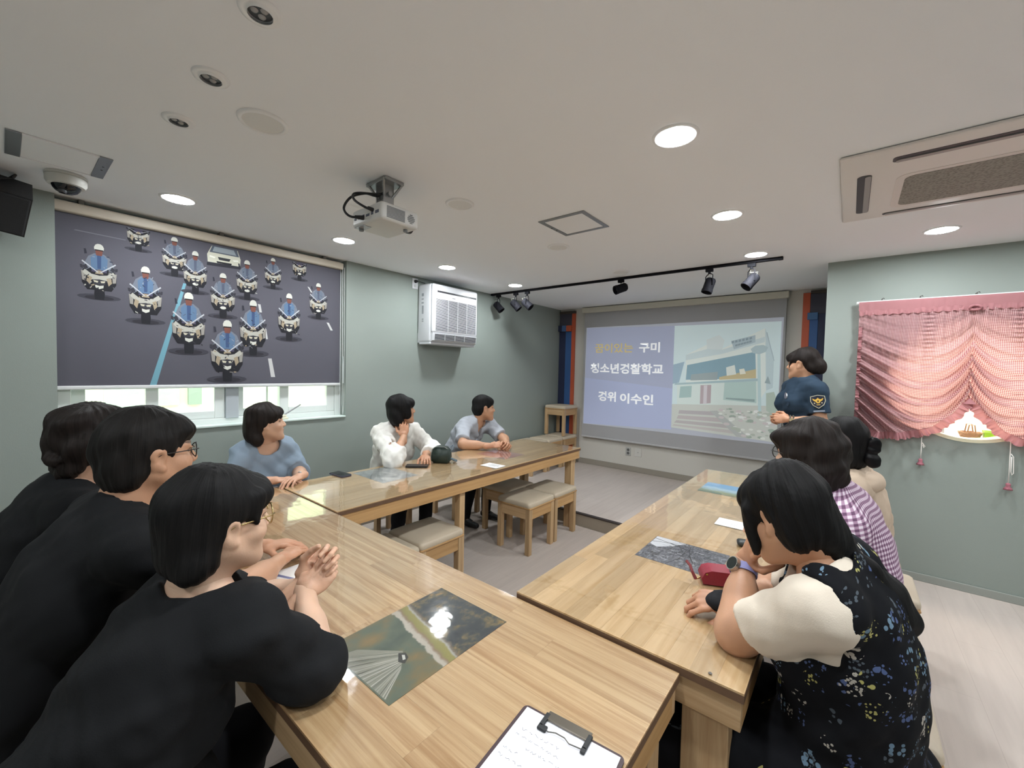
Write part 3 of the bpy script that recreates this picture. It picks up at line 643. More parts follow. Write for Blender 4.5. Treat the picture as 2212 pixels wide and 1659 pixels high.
# ================================================================== WALL AIR CONDITIONER
M_acw = mat('appliance_white', (208,210,214), .4); M_acs = mat('appliance_shadow', (34,36,40), .7)
t = thing('wall_air_conditioner', 'white box air conditioner with louvred front high on the green wall', 'air conditioner', (XL,3.06,1.75))
D, w2, h2 = .245, .325, .60
q = MB(); q.box((.001,-w2,.0),(D-.03,w2,h2),bev=.03,seg=4); q.build('casing', M_acw, t, angle=40)
q = MB(); q.box((D-.04,-w2+.004,.10),(D,w2-.004,h2-.004),bev=.022,seg=4); fp = q.build('front_panel', M_acw, t, angle=40)
q = MB(); q.box((D-.0015,-w2+.045,.125),(D+.0005,w2-.03,h2-.155),bev=0); q.build('grille_back', M_acs, fp)
q = MB(); n = 29
for k in range(n):
    z = .130+k*((h2-.285)/n); q.box((D,-w2+.045,z),(D+.004,w2-.03,z+.0048),bev=.001,seg=1)
for y in (-.12,.015,.15): q.box((D-.001,y,.125),(D+.003,y+.006,h2-.155))
q.build('grille_slats', M_acw, fp)
q = MB(); q.box((D-.001,-w2+.06,h2-.088),(D+.0012,w2-.03,h2-.070),bev=.001); q.build('display_slot', mat('display_dark', (58,58,62), .2), fp)
q = MB(); q.box((D,-.06,h2-.128),(D+.0012,-.02,h2-.121)); q.build('badge', mat('badge_grey', (130,132,134), .3, .5), fp)
q = MB(); q.prism([(0,.0),(D-.05,.0),(D-.012,.02),(D-.004,.10),(0,.10)], lambda u,v,tt: (u+.001,tt,v+.004), -w2+.01, w2-.01); q.build('lower_body', M_acw, t)
q = MB(); q.prism([(D-.012,.028),(D-.006,.088),(D-.0035,.0875),(D-.0095,.0275)], lambda u,v,tt: (u+.003,tt,v+.004), -w2+.04, w2-.02); q.build('outlet_back', M_acs, t)
q = MB()
for k in range(5): z = .036+k*.012; q.box((D-.008+k*.001,-w2+.04,z),(D+.001+k*.001,w2-.02,z+.0035))
for y in (-.16,-.02,.12): q.box((D-.012,y,.032),(D+.004,y+.007,.094))
q.build('outlet_louvres', mat('louvre_grey', (178,180,184), .4), t)
q = MB(); q.box((.03,-w2+.006,-.014),(D-.035,w2-.006,.006),bev=.004); q.build('base_tray', M_acw, t)
q = MB()
for z, h_, a in ((.475,.03,.028),(.44,.012,.03),(.40,.016,.03),(.295,.085,.024),(.235,.012,.022),(.215,.012,.022)): q.box((.10-a,-w2-.0006,z),(.10+a*.2,-w2+.001,z+h_))
q.build('side_labels', mat('label_grey', (150,154,158), .5), t)
# its socket
t = thing('wall_socket', 'white wall socket with a black plug beside the wall air conditioner', 'socket', (XL,2.698,2.356))
q = MB(); q.box((.0005,-.036,-.055),(.010,.036,.053),bev=.004); q.build('plate', M_acw, t)
q = MB(); q.cyl((.010,.0,.022),(.034,.004,.022),.017,.013,n=18); q.tube([(.03,.004,.022),(.04,.02,.024),(.03,.05,.024),(.02,.12,.022)],.004,n=8); q.build('plug', mat('plug_black', (24,24,26), .5), t, angle=40)
q = MB(); q.cyl((.010,.0,-.024),(.0125,.0,-.024),.016,n=18); q.build('outlet', mat('socket_inner', (190,192,192), .4), t)

# ================================================================== PROJECTION SCREEN
t = thing('projection_screen', 'pull down projection screen showing the title slide', 'projection screen', (-1.808,5.43,2.38))
SX, SY, SZ = -1.808, 5.43, 2.38
q = MB(); q.box((-1.285,-.035,-.035),(1.265,.055,.042),bev=.012,seg=3); q.build('case', mat('screen_case', (208,204,190), .45), t)
q = MB(); q.box((-1.245,-.001,-1.835),(1.245,.001,-.03)); cloth = q.build('fabric', mat('screen_cloth', (172,172,174), .8), t)
q = MB(); q.box((-1.248,-.009,-1.852),(1.248,.009,-1.828),bev=.007); q.build('bottom_bar', mat('bar_grey', (186,186,188), .4), t)
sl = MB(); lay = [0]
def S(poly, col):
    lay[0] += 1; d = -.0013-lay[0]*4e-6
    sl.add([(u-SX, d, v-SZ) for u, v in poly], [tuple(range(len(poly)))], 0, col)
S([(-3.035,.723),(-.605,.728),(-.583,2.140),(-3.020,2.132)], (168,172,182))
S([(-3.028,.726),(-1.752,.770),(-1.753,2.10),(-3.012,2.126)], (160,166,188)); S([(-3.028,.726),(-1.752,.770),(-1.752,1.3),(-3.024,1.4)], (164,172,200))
S([(-1.756,2.10),(-.603,2.096),(-.600,.751),(-1.754,.80)], (196,212,214))
for nm, poly, col in (('bldg',[(-1.606,1.728),(-1.37,1.85),(-1.193,1.80),(-.756,2.028),(-.722,1.326),(-.82,1.13),(-1.487,1.088),(-1.673,1.108),(-1.592,1.35)],(206,214,210)),
    ('side',[(-.756,2.028),(-.66,1.702),(-.659,1.359),(-.722,1.326)],(180,196,200)),('tower',[(-1.37,1.914),(-1.229,1.966),(-1.169,1.901),(-1.193,1.782),(-1.356,1.751)],(196,206,206)),
    ('cornice',[(-1.606,1.728),(-1.36,1.80),(-1.19,1.79),(-.756,1.93),(-.756,1.87),(-1.19,1.74),(-1.606,1.66)],(188,202,204)),
    ('sign',[(-1.097,1.891),(-.851,1.953),(-.848,1.87),(-1.065,1.793)],(164,180,186)),('glass',[(-1.585,1.602),(-.844,1.763),(-.826,1.459),(-1.595,1.417)],(132,160,172)),
    ('orange',[(-1.211,1.462),(-.83,1.565),(-.826,1.462),(-1.209,1.43)],(188,176,140)),('mural',[(-1.14,1.58),(-1.05,1.61),(-1.03,1.50),(-1.13,1.48)],(206,212,206)),('mural2',[(-1.0,1.56),(-.95,1.57),(-.93,1.51),(-.99,1.50)],(214,214,200)),
    ('band',[(-1.533,1.486),(-1.228,1.526),(-1.231,1.429),(-1.538,1.411)],(150,162,164)),('canopy',[(-1.724,1.37),(-.806,1.459),(-.798,1.429),(-1.732,1.347)],(160,182,186)),
    ('wall',[(-1.70,1.347),(-.80,1.429),(-.80,1.15),(-1.45,1.07),(-1.69,1.08)],(200,212,208)),('lwing',[(-1.755,1.606),(-1.619,1.644),(-1.675,1.38),(-1.755,1.359)],(150,172,186)),
    ('door',[(-1.418,1.357),(-1.296,1.366),(-1.295,1.143),(-1.417,1.126)],(172,160,164)),('doorl',[(-1.38,1.355),(-1.34,1.358),(-1.34,1.13),(-1.38,1.128)],(196,192,196)),('winl',[(-1.657,1.33),(-1.52,1.345),(-1.523,1.202),(-1.668,1.185)],(158,182,180)),
    ('winr',[(-1.15,1.4),(-.824,1.425),(-.811,1.177),(-1.157,1.193)],(172,194,190)),('winr2',[(-1.13,1.22),(-.83,1.22),(-.83,1.19),(-1.13,1.205)],(140,160,160)),
    ('ground',[(-1.754,1.10),(-.60,1.16),(-.600,.751),(-1.754,.80)],(188,192,186)),('step1',[(-1.66,1.03),(-1.24,1.045),(-1.20,1.0),(-1.67,.985)],(170,166,168)),('step2',[(-1.67,.965),(-1.17,.975),(-1.12,.925),(-1.69,.92)],(176,170,170)),('step3',[(-1.69,.90),(-1.10,.905),(-1.05,.86),(-1.72,.865)],(172,168,168)),('step4',[(-1.72,.845),(-1.04,.84),(-1.0,.80),(-1.74,.825)],(180,176,174)),
    ('path',[(-1.30,1.05),(-1.22,1.06),(-.86,.765),(-1.0,.77)],(170,174,172)),('tree',[(-.721,1.296),(-.645,1.315),(-.605,1.184),(-.605,1.036),(-.713,1.1)],(168,182,172)),
    ('lamp',[(-.892,1.794),(-.847,1.832),(-.768,1.838),(-.721,1.814),(-.739,1.762),(-.803,1.732),(-.87,1.748)],(166,184,188)),('pole',[(-.823,1.733),(-.793,1.732),(-.756,1.021),(-.789,1.018)],(176,198,200)),('drip',[(-.74,1.41),(-.71,1.49),(-.68,1.40)],(146,162,166)),('rod',[(-.745,1.98),(-.735,1.98),(-.655,1.66),(-.662,1.66)],(160,176,182))): S(poly, col)
rr = random.Random(3)
for k in range(90):                                        # stones and plants of the forecourt
    x = rr.uniform(-1.2,-.63); z = rr.uniform(.78,1.10)
    if x < -1.0 and z < 1.0-(x+1.2)*1.1: continue
    a = rr.uniform(.012,.04); S(ell2(x,z,a,a*.5,7,rr.random()), rr.choice([(206,210,204),(168,176,166),(150,164,154),(190,184,184),(214,216,214)]))
fn = lambda u,v,tt: (u-SX, tt, v-SZ)
def ST(s, x0, x1, z0, z1, col, bold=.028): lay[0] += 1; add_text(sl, s, x0, z0, x1-x0, z1-z0, fn, -.0013-lay[0]*4e-6, bold, 0, col)
ST('꿈이있는', -2.872, -2.30, 1.764, 1.895, (202,184,128), .02); ST('구미', -2.215, -1.934, 1.764, 1.897, (246,248,250))
ST('청소년경찰학교', -2.936, -1.880, 1.472, 1.615, (246,248,250)); ST('경위', -2.800, -2.527, 1.075, 1.215, (246,248,250)); ST('이수인', -2.465, -1.998, 1.064, 1.205, (246,248,250))
for x0,x1,z0,z1 in ((-1.09,-.87,1.86,1.90),(-1.05,-.88,1.825,1.86)):
    for k in range(6): u = x0+(x1-x0)*k/6; S([(u,z0+k*.008),(u+.025,z0+k*.008+.01),(u+.02,z1+k*.008-.005),(u-.004,z1+k*.008-.015)], (136,152,160))
SLIDE = sl.build('projected_slide', mat_attr('slide_light', .8, emit=.30), cloth)  # projector light put into the slide's colours, with a faint glow of its own
# sockets under the screen
t = thing('double_socket', 'grey double socket low on the front wall under the screen', 'socket', (-2.343,YF,.395))
q = MB(); q.box((-.037,-.010,-.058),(.037,-.0005,.058),bev=.004); q.build('plate', mat('socket_grey', (176,176,172), .4), t)
for z in (-.022,.024):
    q = MB(); q.cyl((0,-.0102,z),(0,-.0115,z),.019,n=18); q.build('outlet', mat('outlet_dark', (92,92,92), .5), t)
t = thing('blank_plate', 'blank white wall plate right of the double socket under the screen', 'wall plate', (-2.205,YF,.40))
q = MB(); q.box((-.05,-.008,-.058),(.05,-.0005,.058),bev=.004); q.build('plate', mat('plate_white', (208,206,200), .45), t)
q = MB(); q.box((-.006,-.0095,-.005),(.010,-.0075,.004),bev=.0005); q.build('slot', mat('slot_grey', (160,158,154), .5), t)

# ================================================================== PAINTED COLUMNS beside the screen
OR, BLU, NAV, DKP = mat('column_orange', (196,92,60), .6), mat('column_blue', (52,92,146), .6), mat('column_navy', (34,42,72), .6), mat('column_charcoal', (72,70,82), .7)
def strip(t, name, x0, x1, z0, z1, m, y0=-.03, y1=-.0005):
    q = MB(); q.box((x0-t.location.x, y0, z0-t.location.z), (x1-t.location.x, y1, z1-t.location.z), bev=.002); q.build(name, m, t)
t = thing('painted_column', 'navy, blue and orange painted column in the left corner behind the stacked stools', 'column', (-3.38,YF,ZP))
strip(t,'orange_strip',-3.292,-3.238,ZP,2.385,OR); strip(t,'blue_strip',-3.395,-3.293,ZP,2.09,BLU); strip(t,'navy_strip',XL+.002,-3.396,ZP,2.09,NAV)
strip(t,'head_panel',XL+.002,-3.293,2.185,2.36,DKP); strip(t,'cap_rail',XL+.002,-3.235,2.36,2.40,mat('cap_brown', (74,66,60), .6),-.04)
strip(t,'navy_bracket',XL+.002,-3.45,2.095,2.183,NAV,-.07); strip(t,'blue_bracket',-3.449,-3.38,2.095,2.183,mat('column_blue_light', (78,110,160), .6),-.06); strip(t,'orange_bracket',-3.379,-3.2925,2.095,2.183,OR,-.05)
t = thing('painted_column', 'orange, blue and navy painted column right of the screen behind the officer', 'column', (-.29,YF,ZP))
strip(t,'orange_strip',-.420,-.355,ZP,2.39,OR); strip(t,'blue_strip',-.354,-.282,ZP,2.16,BLU); strip(t,'navy_strip',-.281,XC-.002,ZP,2.16,NAV)
strip(t,'head_panel',-.354,XC-.002,2.161,2.375,DKP); strip(t,'cap_rail',-.354,XC-.002,2.376,2.41,mat('cap_brown', (74,66,60), .6),-.04); strip(t,'blue_bracket',-.375,-.285,2.10,2.175,mat('column_blue_mid', (66,106,150), .6),-.05,-.031)
# ================================================================== ROUND OPENING AND BALLOON CURTAIN
q = MB(); prof = [(HR-.012,-.004),(HR+.012,-.004),(HR+.012,.002),(HR-.0005,.002),(HR-.0005,.118),(HR-.012,.118),(HR-.012,-.004)]
q.lathe(prof, c=(HX,YC,HZ), n=72, rot=Matrix.Rotation(-math.pi/2,3,'X')); q.build('trim_round_opening', mat('opening_trim', (232,230,200), .5), kind='structure')
# cabinet, basket and green box standing in the room behind
t = thing('white_cabinet', 'low white cabinet in the room behind the round opening', 'cabinet', (.80,4.78,0))
q = MB(); q.box((-.42,-.20,0),(.42,.20,1.02),bev=.004); q.build('body', M_pvc, t)
q = MB(); q.box((-.43,-.21,1.02),(.43,.21,1.045),bev=.004); q.build('top', M_pvc, t)
for x in (-.205,.205):
    q = MB(); q.box((x-.20,-.212,.05),(x+.20,-.2005,1.0),bev=.003); dd = q.build('door', M_pvc, t)
    q = MB(); q.cyl((x*.2,-.213,.6),(x*.2,-.235,.6),.012,n=14); q.build('knob', mat('knob_grey', (150,150,150), .4), dd)
t = thing('wicker_basket', 'small brown wicker basket seen through the round opening', 'basket', (.738,4.70,1.0455))
q = MB()
for k in range(6): r = .036+.0028*k; z = .006+k*.009; q.tube([(r*1.25*math.cos(a),r*math.sin(a),z+.002*math.sin(8*a+k*math.pi)) for a in [2*math.pi*j/40 for j in range(40)]],.0052,n=6,closed=True)
q.build('weave', mat('wicker', (176,140,112), .7, var=.2, vscale=60), t)
q = MB(); q.lathe([(0,.001),(.032,.001),(.034,.006),(0,.006)],n=24); q.build('base', mat('wicker_base', (160,126,98), .8), t)
for sy in (-1,1):
    q = MB(); q.tube([(-.022,sy*.046,.05),(-.014,sy*.05,.11),(.014,sy*.05,.11),(.022,sy*.046,.05)],.004,n=6); q.build('handle', mat('wicker', (176,140,112)), t)
t = thing('green_box', 'bright lime green box beside the basket behind the round opening', 'box', (.846,4.69,1.0455))
q = MB()
for lo,hi in (((-.04,-.035,0),(.04,-.031,.07)),((-.04,.031,0),(.04,.035,.07)),((-.04,-.031,0),(-.036,.031,.07)),((.036,-.031,0),(.04,.031,.07)),((-.036,-.031,0),(.036,.031,.004))): q.box(lo,hi)
q.build('tray', mat('lime_plastic', (160,214,60), .4), t)
q = MB(); q.box((-.043,-.038,.060),(.043,-.0345,.072),bev=.001); q.box((-.043,.0345,.060),(.043,.038,.072),bev=.001); q.build('rim', mat('lime_plastic_rim', (190,228,110), .4), t)
t = thing('plant_stand', 'white rack post standing behind the round opening', 'rack', (.60,4.70,1.0455))
q = MB(); q.box((-.028,-.02,0),(-.004,.02,.22),bev=.002); q.box((-.04,-.03,0),(.01,.03,.012),bev=.002); q.build('post', mat('rack_grey', (196,194,204), .5), t)

# gingham cloth
def gingham(name, c0, c1, c2, per, attr='UVMap', transl=.45, sub=None):
    T = NT(name)
    if attr == 'UVMap': a = T.n('ShaderNodeUVMap', uv_map='UVMap'); o_ = a.outputs[0]
    else: a = T.n('ShaderNodeAttribute', attribute_name=attr); o_ = a.outputs['Vector']
    sp = T.n('ShaderNodeSeparateXYZ'); T.l(o_, sp.inputs[0]); st = []
    for k in (0,1):
        mu = T.n('ShaderNodeMath', operation='MULTIPLY'); mu.inputs[1].default_value = 2*math.pi/per; T.l(sp.outputs[k], mu.inputs[0])
        si = T.n('ShaderNodeMath', operation='SINE'); T.l(mu.outputs[0], si.inputs[0])
        mr = T.n('ShaderNodeMapRange'); mr.inputs[1].default_value = -.25; mr.inputs[2].default_value = .25; T.l(si.outputs[0], mr.inputs[0]); st.append(mr)
    m1 = T.n('ShaderNodeMix', data_type='RGBA'); m1.inputs[6].default_value = lin(c0); m1.inputs[7].default_value = lin(c1); T.l(st[0].outputs[0], m1.inputs[0])
    m2 = T.n('ShaderNodeMix', data_type='RGBA'); m2.inputs[6].default_value = lin(c1); m2.inputs[7].default_value = lin(c2); T.l(st[0].outputs[0], m2.inputs[0])
    m3 = T.n('ShaderNodeMix', data_type='RGBA'); T.l(st[1].outputs[0], m3.inputs[0]); T.l(m1.outputs[2], m3.inputs[6]); T.l(m2.outputs[2], m3.inputs[7])
    if transl:
        df = T.n('ShaderNodeBsdfDiffuse'); tl = T.n('ShaderNodeBsdfTranslucent'); mx = T.n('ShaderNodeMixShader'); mx.inputs[0].default_value = transl
        T.l(m3.outputs[2], df.inputs[0]); T.l(m3.outputs[2], tl.inputs[0]); T.l(df.outputs[0], mx.inputs[1]); T.l(tl.outputs[0], mx.inputs[2]); T.l(mx.outputs[0], T.out.inputs[0])
    else:
        T.l(m3.outputs[2], T.b.inputs['Base Color']); T.b.inputs['Roughness'].default_value = .85; T.b.inputs['Specular IOR Level'].default_value = .15
    return T.m
M_ging = gingham('pink_gingham', (226,204,202), (196,148,150), (150,98,106), .0112)
def plain_cloth(name, c, tl_):
    T = NT(name); df = T.n('ShaderNodeBsdfDiffuse'); tl = T.n('ShaderNodeBsdfTranslucent'); mx = T.n('ShaderNodeMixShader'); mx.inputs[0].default_value = tl_
    df.inputs[0].default_value = lin(c); tl.inputs[0].default_value = lin(c); T.l(df.outputs[0], mx.inputs[1]); T.l(tl.outputs[0], mx.inputs[2]); T.l(mx.outputs[0], T.out.inputs[0]); return T.m
M_pink = plain_cloth('pink_trim_cloth', (190,136,140), .35)
cur = thing('balloon_curtain', 'pink gingham balloon curtain with frilled hem over the round opening', 'curtain', (.65,4.235,2.07))
CX, CY, CZ = .65, 4.235, 2.07
xa, xb, xm = .040, 1.26, .650
def side(x):   # 0 at the middle gather, 1 at the outer edge
    return (xm-x)/(xm-xa) if x < xm else (x-xm)/(xb-xm)
def hem(x):
    s = side(x); P = [(0,1.375),(.06,1.335),(.15,1.25),(.30,1.152),(.42,1.118),(.60,1.094),(.75,1.088),(.9,1.115),(1,1.150)]
    for (a,za),(b_,zb) in zip(P,P[1:]):
        if s <= b_+1e-9: f = (s-a)/(b_-a); f = f*f*(3-2*f)*.5+f*.5; return za+(zb-za)*f
    return P[-1][1]
NU, NV = 260, 150
V = []; UV = []; zt = 2.0
for j in range(NV+1):
    v = j/NV
    for i in range(NU+1):
        x = xa+(xb-xa)*i/NU; s = side(x); zh = hem(x)
        sag = math.sin(math.pi*min(1,s)**.72)
        z = zt+(zh-zt)*v
        g = v**1.15
        low = max(0, min(1, (v-.16)/.5)); low = low*low*(3-2*low)
        ph = (zt-z+.0)*(1.0)-.30*sag*(.35+.65*v)                # swag fold phase: curves hanging between the gathers
        edge = math.exp(-((s-1)/.34)**2); mid = math.exp(-(s/.26)**2); shirr = math.exp(-((x-(.43 if x < xm else .855))/.03)**2)
        fold = math.sin(2*math.pi*ph/.095+1.1*math.sin(6*s)+(.8 if x > xm else 0))+.35*math.sin(2*math.pi*ph/.031+3*s+7*x)
        amp = (.004+.036*low)*(.20+1.15*edge+.75*mid*max(0,1-v*.6)+.35*v*v)*(1-.5*shirr)
        pleat = .006*math.sin(2*math.pi*x/.045+1.5*math.sin(9*x))*(1-low)
        gather = .012*math.sin(2*math.pi*x/.013)*mid*max(0,.5-v)*.4
        ruck = .006*shirr*math.sin(2*math.pi*z/.030)
        belly = .05*math.sin(math.pi*min(1,v*1.0))*sag*.8
        y = -belly+amp*fold+pleat+gather+ruck
        y = min(y, .045)
        V.append((x-CX, y, z-CZ)); UV.append((x*1.35+.02*math.sin(5*z), (zt-z)*1.25-.22*sag*v))
F = [(j*(NU+1)+i, j*(NU+1)+i+1, (j+1)*(NU+1)+i+1, (j+1)*(NU+1)+i) for j in range(NV) for i in range(NU)]
q = MB(); q.add(V, F); sw = q.build('swag_cloth', M_ging, cur, smooth=True)
uvl = sw.data.uv_layers.new(name='UVMap'); lo = [0.0]*(2*len(sw.data.loops)); ix = [0]*len(sw.data.loops); sw.data.loops.foreach_get('vertex_index', ix)
for k, i in enumerate(ix): lo[2*k] = UV[i][0]; lo[2*k+1] = UV[i][1]
uvl.data.foreach_set('uv', lo)
bottom = [(V[NV*(NU+1)+i][0], V[NV*(NU+1)+i][1], V[NV*(NU+1)+i][2]) for i in range(NU+1)]
# frilled hem following the lower edge, and frilled heading
def frill(pts, drop, amp, n, name, m, top=True, out=(0,-1,0)):
    W_ = []; L = [0]
    for a, b_ in zip(pts, pts[1:]): L.append(L[-1]+(Vector(b_)-Vector(a)).length)
    cnt = int(L[-1]/.0035); rows = n; VV = []
    for k in range(cnt+1):
        d = L[-1]*k/cnt; i = max(0, min(len(pts)-2, next((m_ for m_ in range(len(L)-1) if L[m_+1] >= d), len(pts)-2))); f = (d-L[i])/max(1e-9, L[i+1]-L[i])
        p = Vector(pts[i]).lerp(Vector(pts[i+1]), f); tg = (Vector(pts[i+1])-Vector(pts[i])); tg.y = 0; tg.normalize()
        nd = Vector((tg.z,0,-tg.x)); nd = nd if nd.z < 0 else -nd
        for r in range(rows+1):
            w = r/rows; wob = math.sin(2*math.pi*d/.034+1.3*math.sin(d*31))*.75+math.sin(2*math.pi*d/.019+2*math.sin(d*17))*.4
            VV.append(p+nd*drop*w*(1+.10*math.sin(d*120))+Vector((0,-.004-amp*w*wob-.006*w,0)))
    FF = [(k*(rows+1)+r, (k+1)*(rows+1)+r, (k+1)*(rows+1)+r+1, k*(rows+1)+r+1) for k in range(cnt) for r in range(rows)]
    qq = MB(); qq.add(VV, FF); return qq.build(name, m, cur, smooth=True)
frill(bottom, .052, .010, 5, 'hem_frill', M_pink)
frill([(x-CX, .0, z) for x, z in ((xa,-.052),(xm-.06,-.048),(xm,-.055),(xm+.06,-.048),(xb,-.052))], .040, .006, 4, 'heading_frill', M_pink)
frill([(V[j*(NU+1)][0]+.002, V[j*(NU+1)][1], V[j*(NU+1)][2]) for j in range(20,NV+1)], .02, .005, 3, 'side_frill', M_pink)
q = MB(); VV = []
for i in range(201):
    x = xa-.004+(xb-xa+.008)*i/200
    for z in (.012,-.02,-.056): VV.append((x-CX, -.004+.003*math.sin(x*90+2*math.sin(x*13))*(1 if z < 0 else .3)-.004*math.exp(-((x-xm)/.03)**2), z))
q.add(VV, [(3*i+r, 3*i+3+r, 3*i+4+r, 3*i+1+r) for i in range(200) for r in range(2)]); q.build('heading_band', M_pink, cur, smooth=True)
q = MB(); q.tube([(xm-CX+.03*math.cos(a)*.9, -.022-.006*math.sin(3*a), -.075+.016*math.sin(a)) for a in [2*math.pi*k/14 for k in range(14)]],.008,n=7,closed=True); q.build('gather_tie', M_pink, cur, smooth=True)
q = MB(); q.box((xa-.02-CX,.006,-.002),(xb+.02-CX,.022,.020),bev=.004); q.build('rail', M_pvc, cur)
for x in (.17,.38,.66,.95,1.2):
    q = MB(); q.tube([(x-CX,.014,.018),(x-CX,.012,.032),(x-CX+.008,.006,.036),(x-CX+.012,.012,.030)],.003,n=7); q.cyl((x-CX,.022,.030),(x-CX,.0545,.030),.004,n=8); q.build('rail_hook', mat('hook_dark', (90,88,84), .4), cur)
M_cord = mat('cord_white', (222,218,212), .7); M_tas = mat('tassel_pink', (168,104,116), .8, bump=.5, bscale=300)
for x, z0, z1, lp in ((.430,1.04,.90,.035),(.857,1.02,.80,.14)):
    q = MB(); q.tube([(x-CX,.03,z0+.12-CZ),(x-CX+.001,.028,(z0+z1)/2-CZ),(x-CX,.028,z1-CZ)],.0028,n=7)
    q.tube([(x-CX+.004,.028,z0-.01-CZ),(x-CX+.016,.027,z0-.03-CZ),(x-CX+.02,.027,z0-lp-CZ),(x-CX+.013,.027,z0-lp-.012-CZ),(x-CX+.008,.027,z0-lp+.01-CZ),(x-CX+.008,.027,z0-.03-CZ)],.0028,n=7); cd = q.build('pull_cord', M_cord, cur, smooth=True)
    q = MB(); q.lathe([(0,.012),(.010,.010),(.013,0),(.010,-.010),(.018,-.022),(.023,-.034),(.012,-.031),(0,-.034)], c=(x-CX,.026,z1-CZ), n=20); q.build('tassel', M_tas, cd, smooth=True)
# ================================================================== THINGS ON THE TABLES
def photo_mat(name, build):
    T = NT(name); tc = T.n('ShaderNodeTexCoord'); build(T, tc.outputs['Generated']); T.b.inputs['Roughness'].default_value = .5; return T.m
def ramp(T, stops):
    cr = T.n('ShaderNodeValToRGB'); e = cr.color_ramp.elements
    while len(e) < len(stops): e.new(.5)
    for k, (p, c) in enumerate(stops): e[k].position = p; e[k].color = lin(c)
    return cr
def lake(T, g):
    # far bank of autumn trees, a sandy strip, then green water mirroring the trees
    sp = T.n('ShaderNodeSeparateXYZ'); T.l(g, sp.inputs[0])
    n1 = T.n('ShaderNodeTexNoise'); n1.inputs['Scale'].default_value = 7; n1.inputs['Detail'].default_value = 8; n1.inputs['Roughness'].default_value = .68; T.l(g, n1.inputs['Vector'])
    trees = ramp(T, [(.34,(24,32,42)),(.50,(48,54,56)),(.60,(104,92,60)),(.67,(160,120,66)),(.76,(130,120,80))]); T.l(n1.outputs[0], trees.inputs[0])
    n2 = T.n('ShaderNodeTexNoise'); n2.inputs['Scale'].default_value = 3.4; n2.inputs['Detail'].default_value = 3; T.l(g, n2.inputs['Vector'])
    water = ramp(T, [(.34,(60,72,62)),(.5,(84,94,78)),(.62,(112,98,62)),(.72,(140,112,66))]); T.l(n2.outputs[0], water.inputs[0])
    # split along y with a wobble; +y is the far bank
    ad = T.n('ShaderNodeMath', operation='MULTIPLY_ADD'); ad.inputs[1].default_value = .10; T.l(n1.outputs[0], ad.inputs[0]); T.l(sp.outputs[1], ad.inputs[2])
    dg = T.n('ShaderNodeMath', operation='MULTIPLY_ADD'); dg.inputs[1].default_value = .14; T.l(sp.outputs[0], dg.inputs[0]); T.l(ad.outputs[0], dg.inputs[2])
    band = ramp(T, [(.0,(0,0,0)),(.565,(0,0,0)),(.575,(255,255,255)),(1,(255,255,255))]); T.l(dg.outputs[0], band.inputs[0])
    bank = ramp(T, [(.0,(170,160,146)),(.60,(172,164,152)),(.62,(128,104,84)),(.64,(128,122,66)),(.685,(136,128,70)),(.70,(160,158,152)),(.715,(110,98,84))]); T.l(dg.outputs[0], bank.inputs[0])
    up = ramp(T, [(.0,(0,0,0)),(.715,(0,0,0)),(.735,(255,255,255))]); T.l(dg.outputs[0], up.inputs[0])
    m1 = T.n('ShaderNodeMix', data_type='RGBA'); T.l(up.outputs[0], m1.inputs[0]); T.l(bank.outputs[0], m1.inputs[6]); T.l(trees.outputs[0], m1.inputs[7])
    m2 = T.n('ShaderNodeMix', data_type='RGBA'); T.l(band.outputs[0], m2.inputs[0]); T.l(water.outputs[0], m2.inputs[6]); T.l(m1.outputs[2], m2.inputs[7])
    T.l(m2.outputs[2], T.b.inputs['Base Color'])
def woods(T, g):
    sp = T.n('ShaderNodeVectorMath', operation='MULTIPLY'); sp.inputs[1].default_value = (22,7,1); T.l(g, sp.inputs[0])
    n1 = T.n('ShaderNodeTexNoise'); n1.inputs['Scale'].default_value = 1; n1.inputs['Detail'].default_value = 9; n1.inputs['Roughness'].default_value = .75; n1.inputs['Distortion'].default_value = 1.5; T.l(sp.outputs[0], n1.inputs['Vector'])
    a = ramp(T, [(.36,(44,46,52)),(.5,(98,100,108)),(.6,(136,138,146)),(.72,(205,208,214))]); T.l(n1.outputs[0], a.inputs[0]); T.l(a.outputs[0], T.b.inputs['Base Color'])
def seaside(T, g):
    sp = T.n('ShaderNodeSeparateXYZ'); T.l(g, sp.inputs[0]); n1 = T.n('ShaderNodeTexNoise'); n1.inputs['Scale'].default_value = 6; n1.inputs['Detail'].default_value = 5; T.l(g, n1.inputs['Vector'])
    ad = T.n('ShaderNodeMath', operation='MULTIPLY_ADD'); ad.inputs[1].default_value = .25; T.l(n1.outputs[0], ad.inputs[0]); T.l(sp.outputs[1], ad.inputs[2])
    a = ramp(T, [(.10,(96,108,84)),(.35,(132,146,120)),(.48,(150,176,188)),(.6,(170,196,214)),(.75,(116,164,206)),(1,(104,156,206))]); T.l(ad.outputs[0], a.inputs[0]); T.l(a.outputs[0], T.b.inputs['Base Color'])
def greyscape(T, g):
    n1 = T.n('ShaderNodeTexNoise'); n1.inputs['Scale'].default_value = 4; n1.inputs['Detail'].default_value = 6; n1.inputs['Distortion'].default_value = 1; T.l(g, n1.inputs['Vector'])
    a = ramp(T, [(.3,(86,94,102)),(.5,(128,134,138)),(.68,(176,178,176))]); T.l(n1.outputs[0], a.inputs[0]); T.l(a.outputs[0], T.b.inputs['Base Color'])
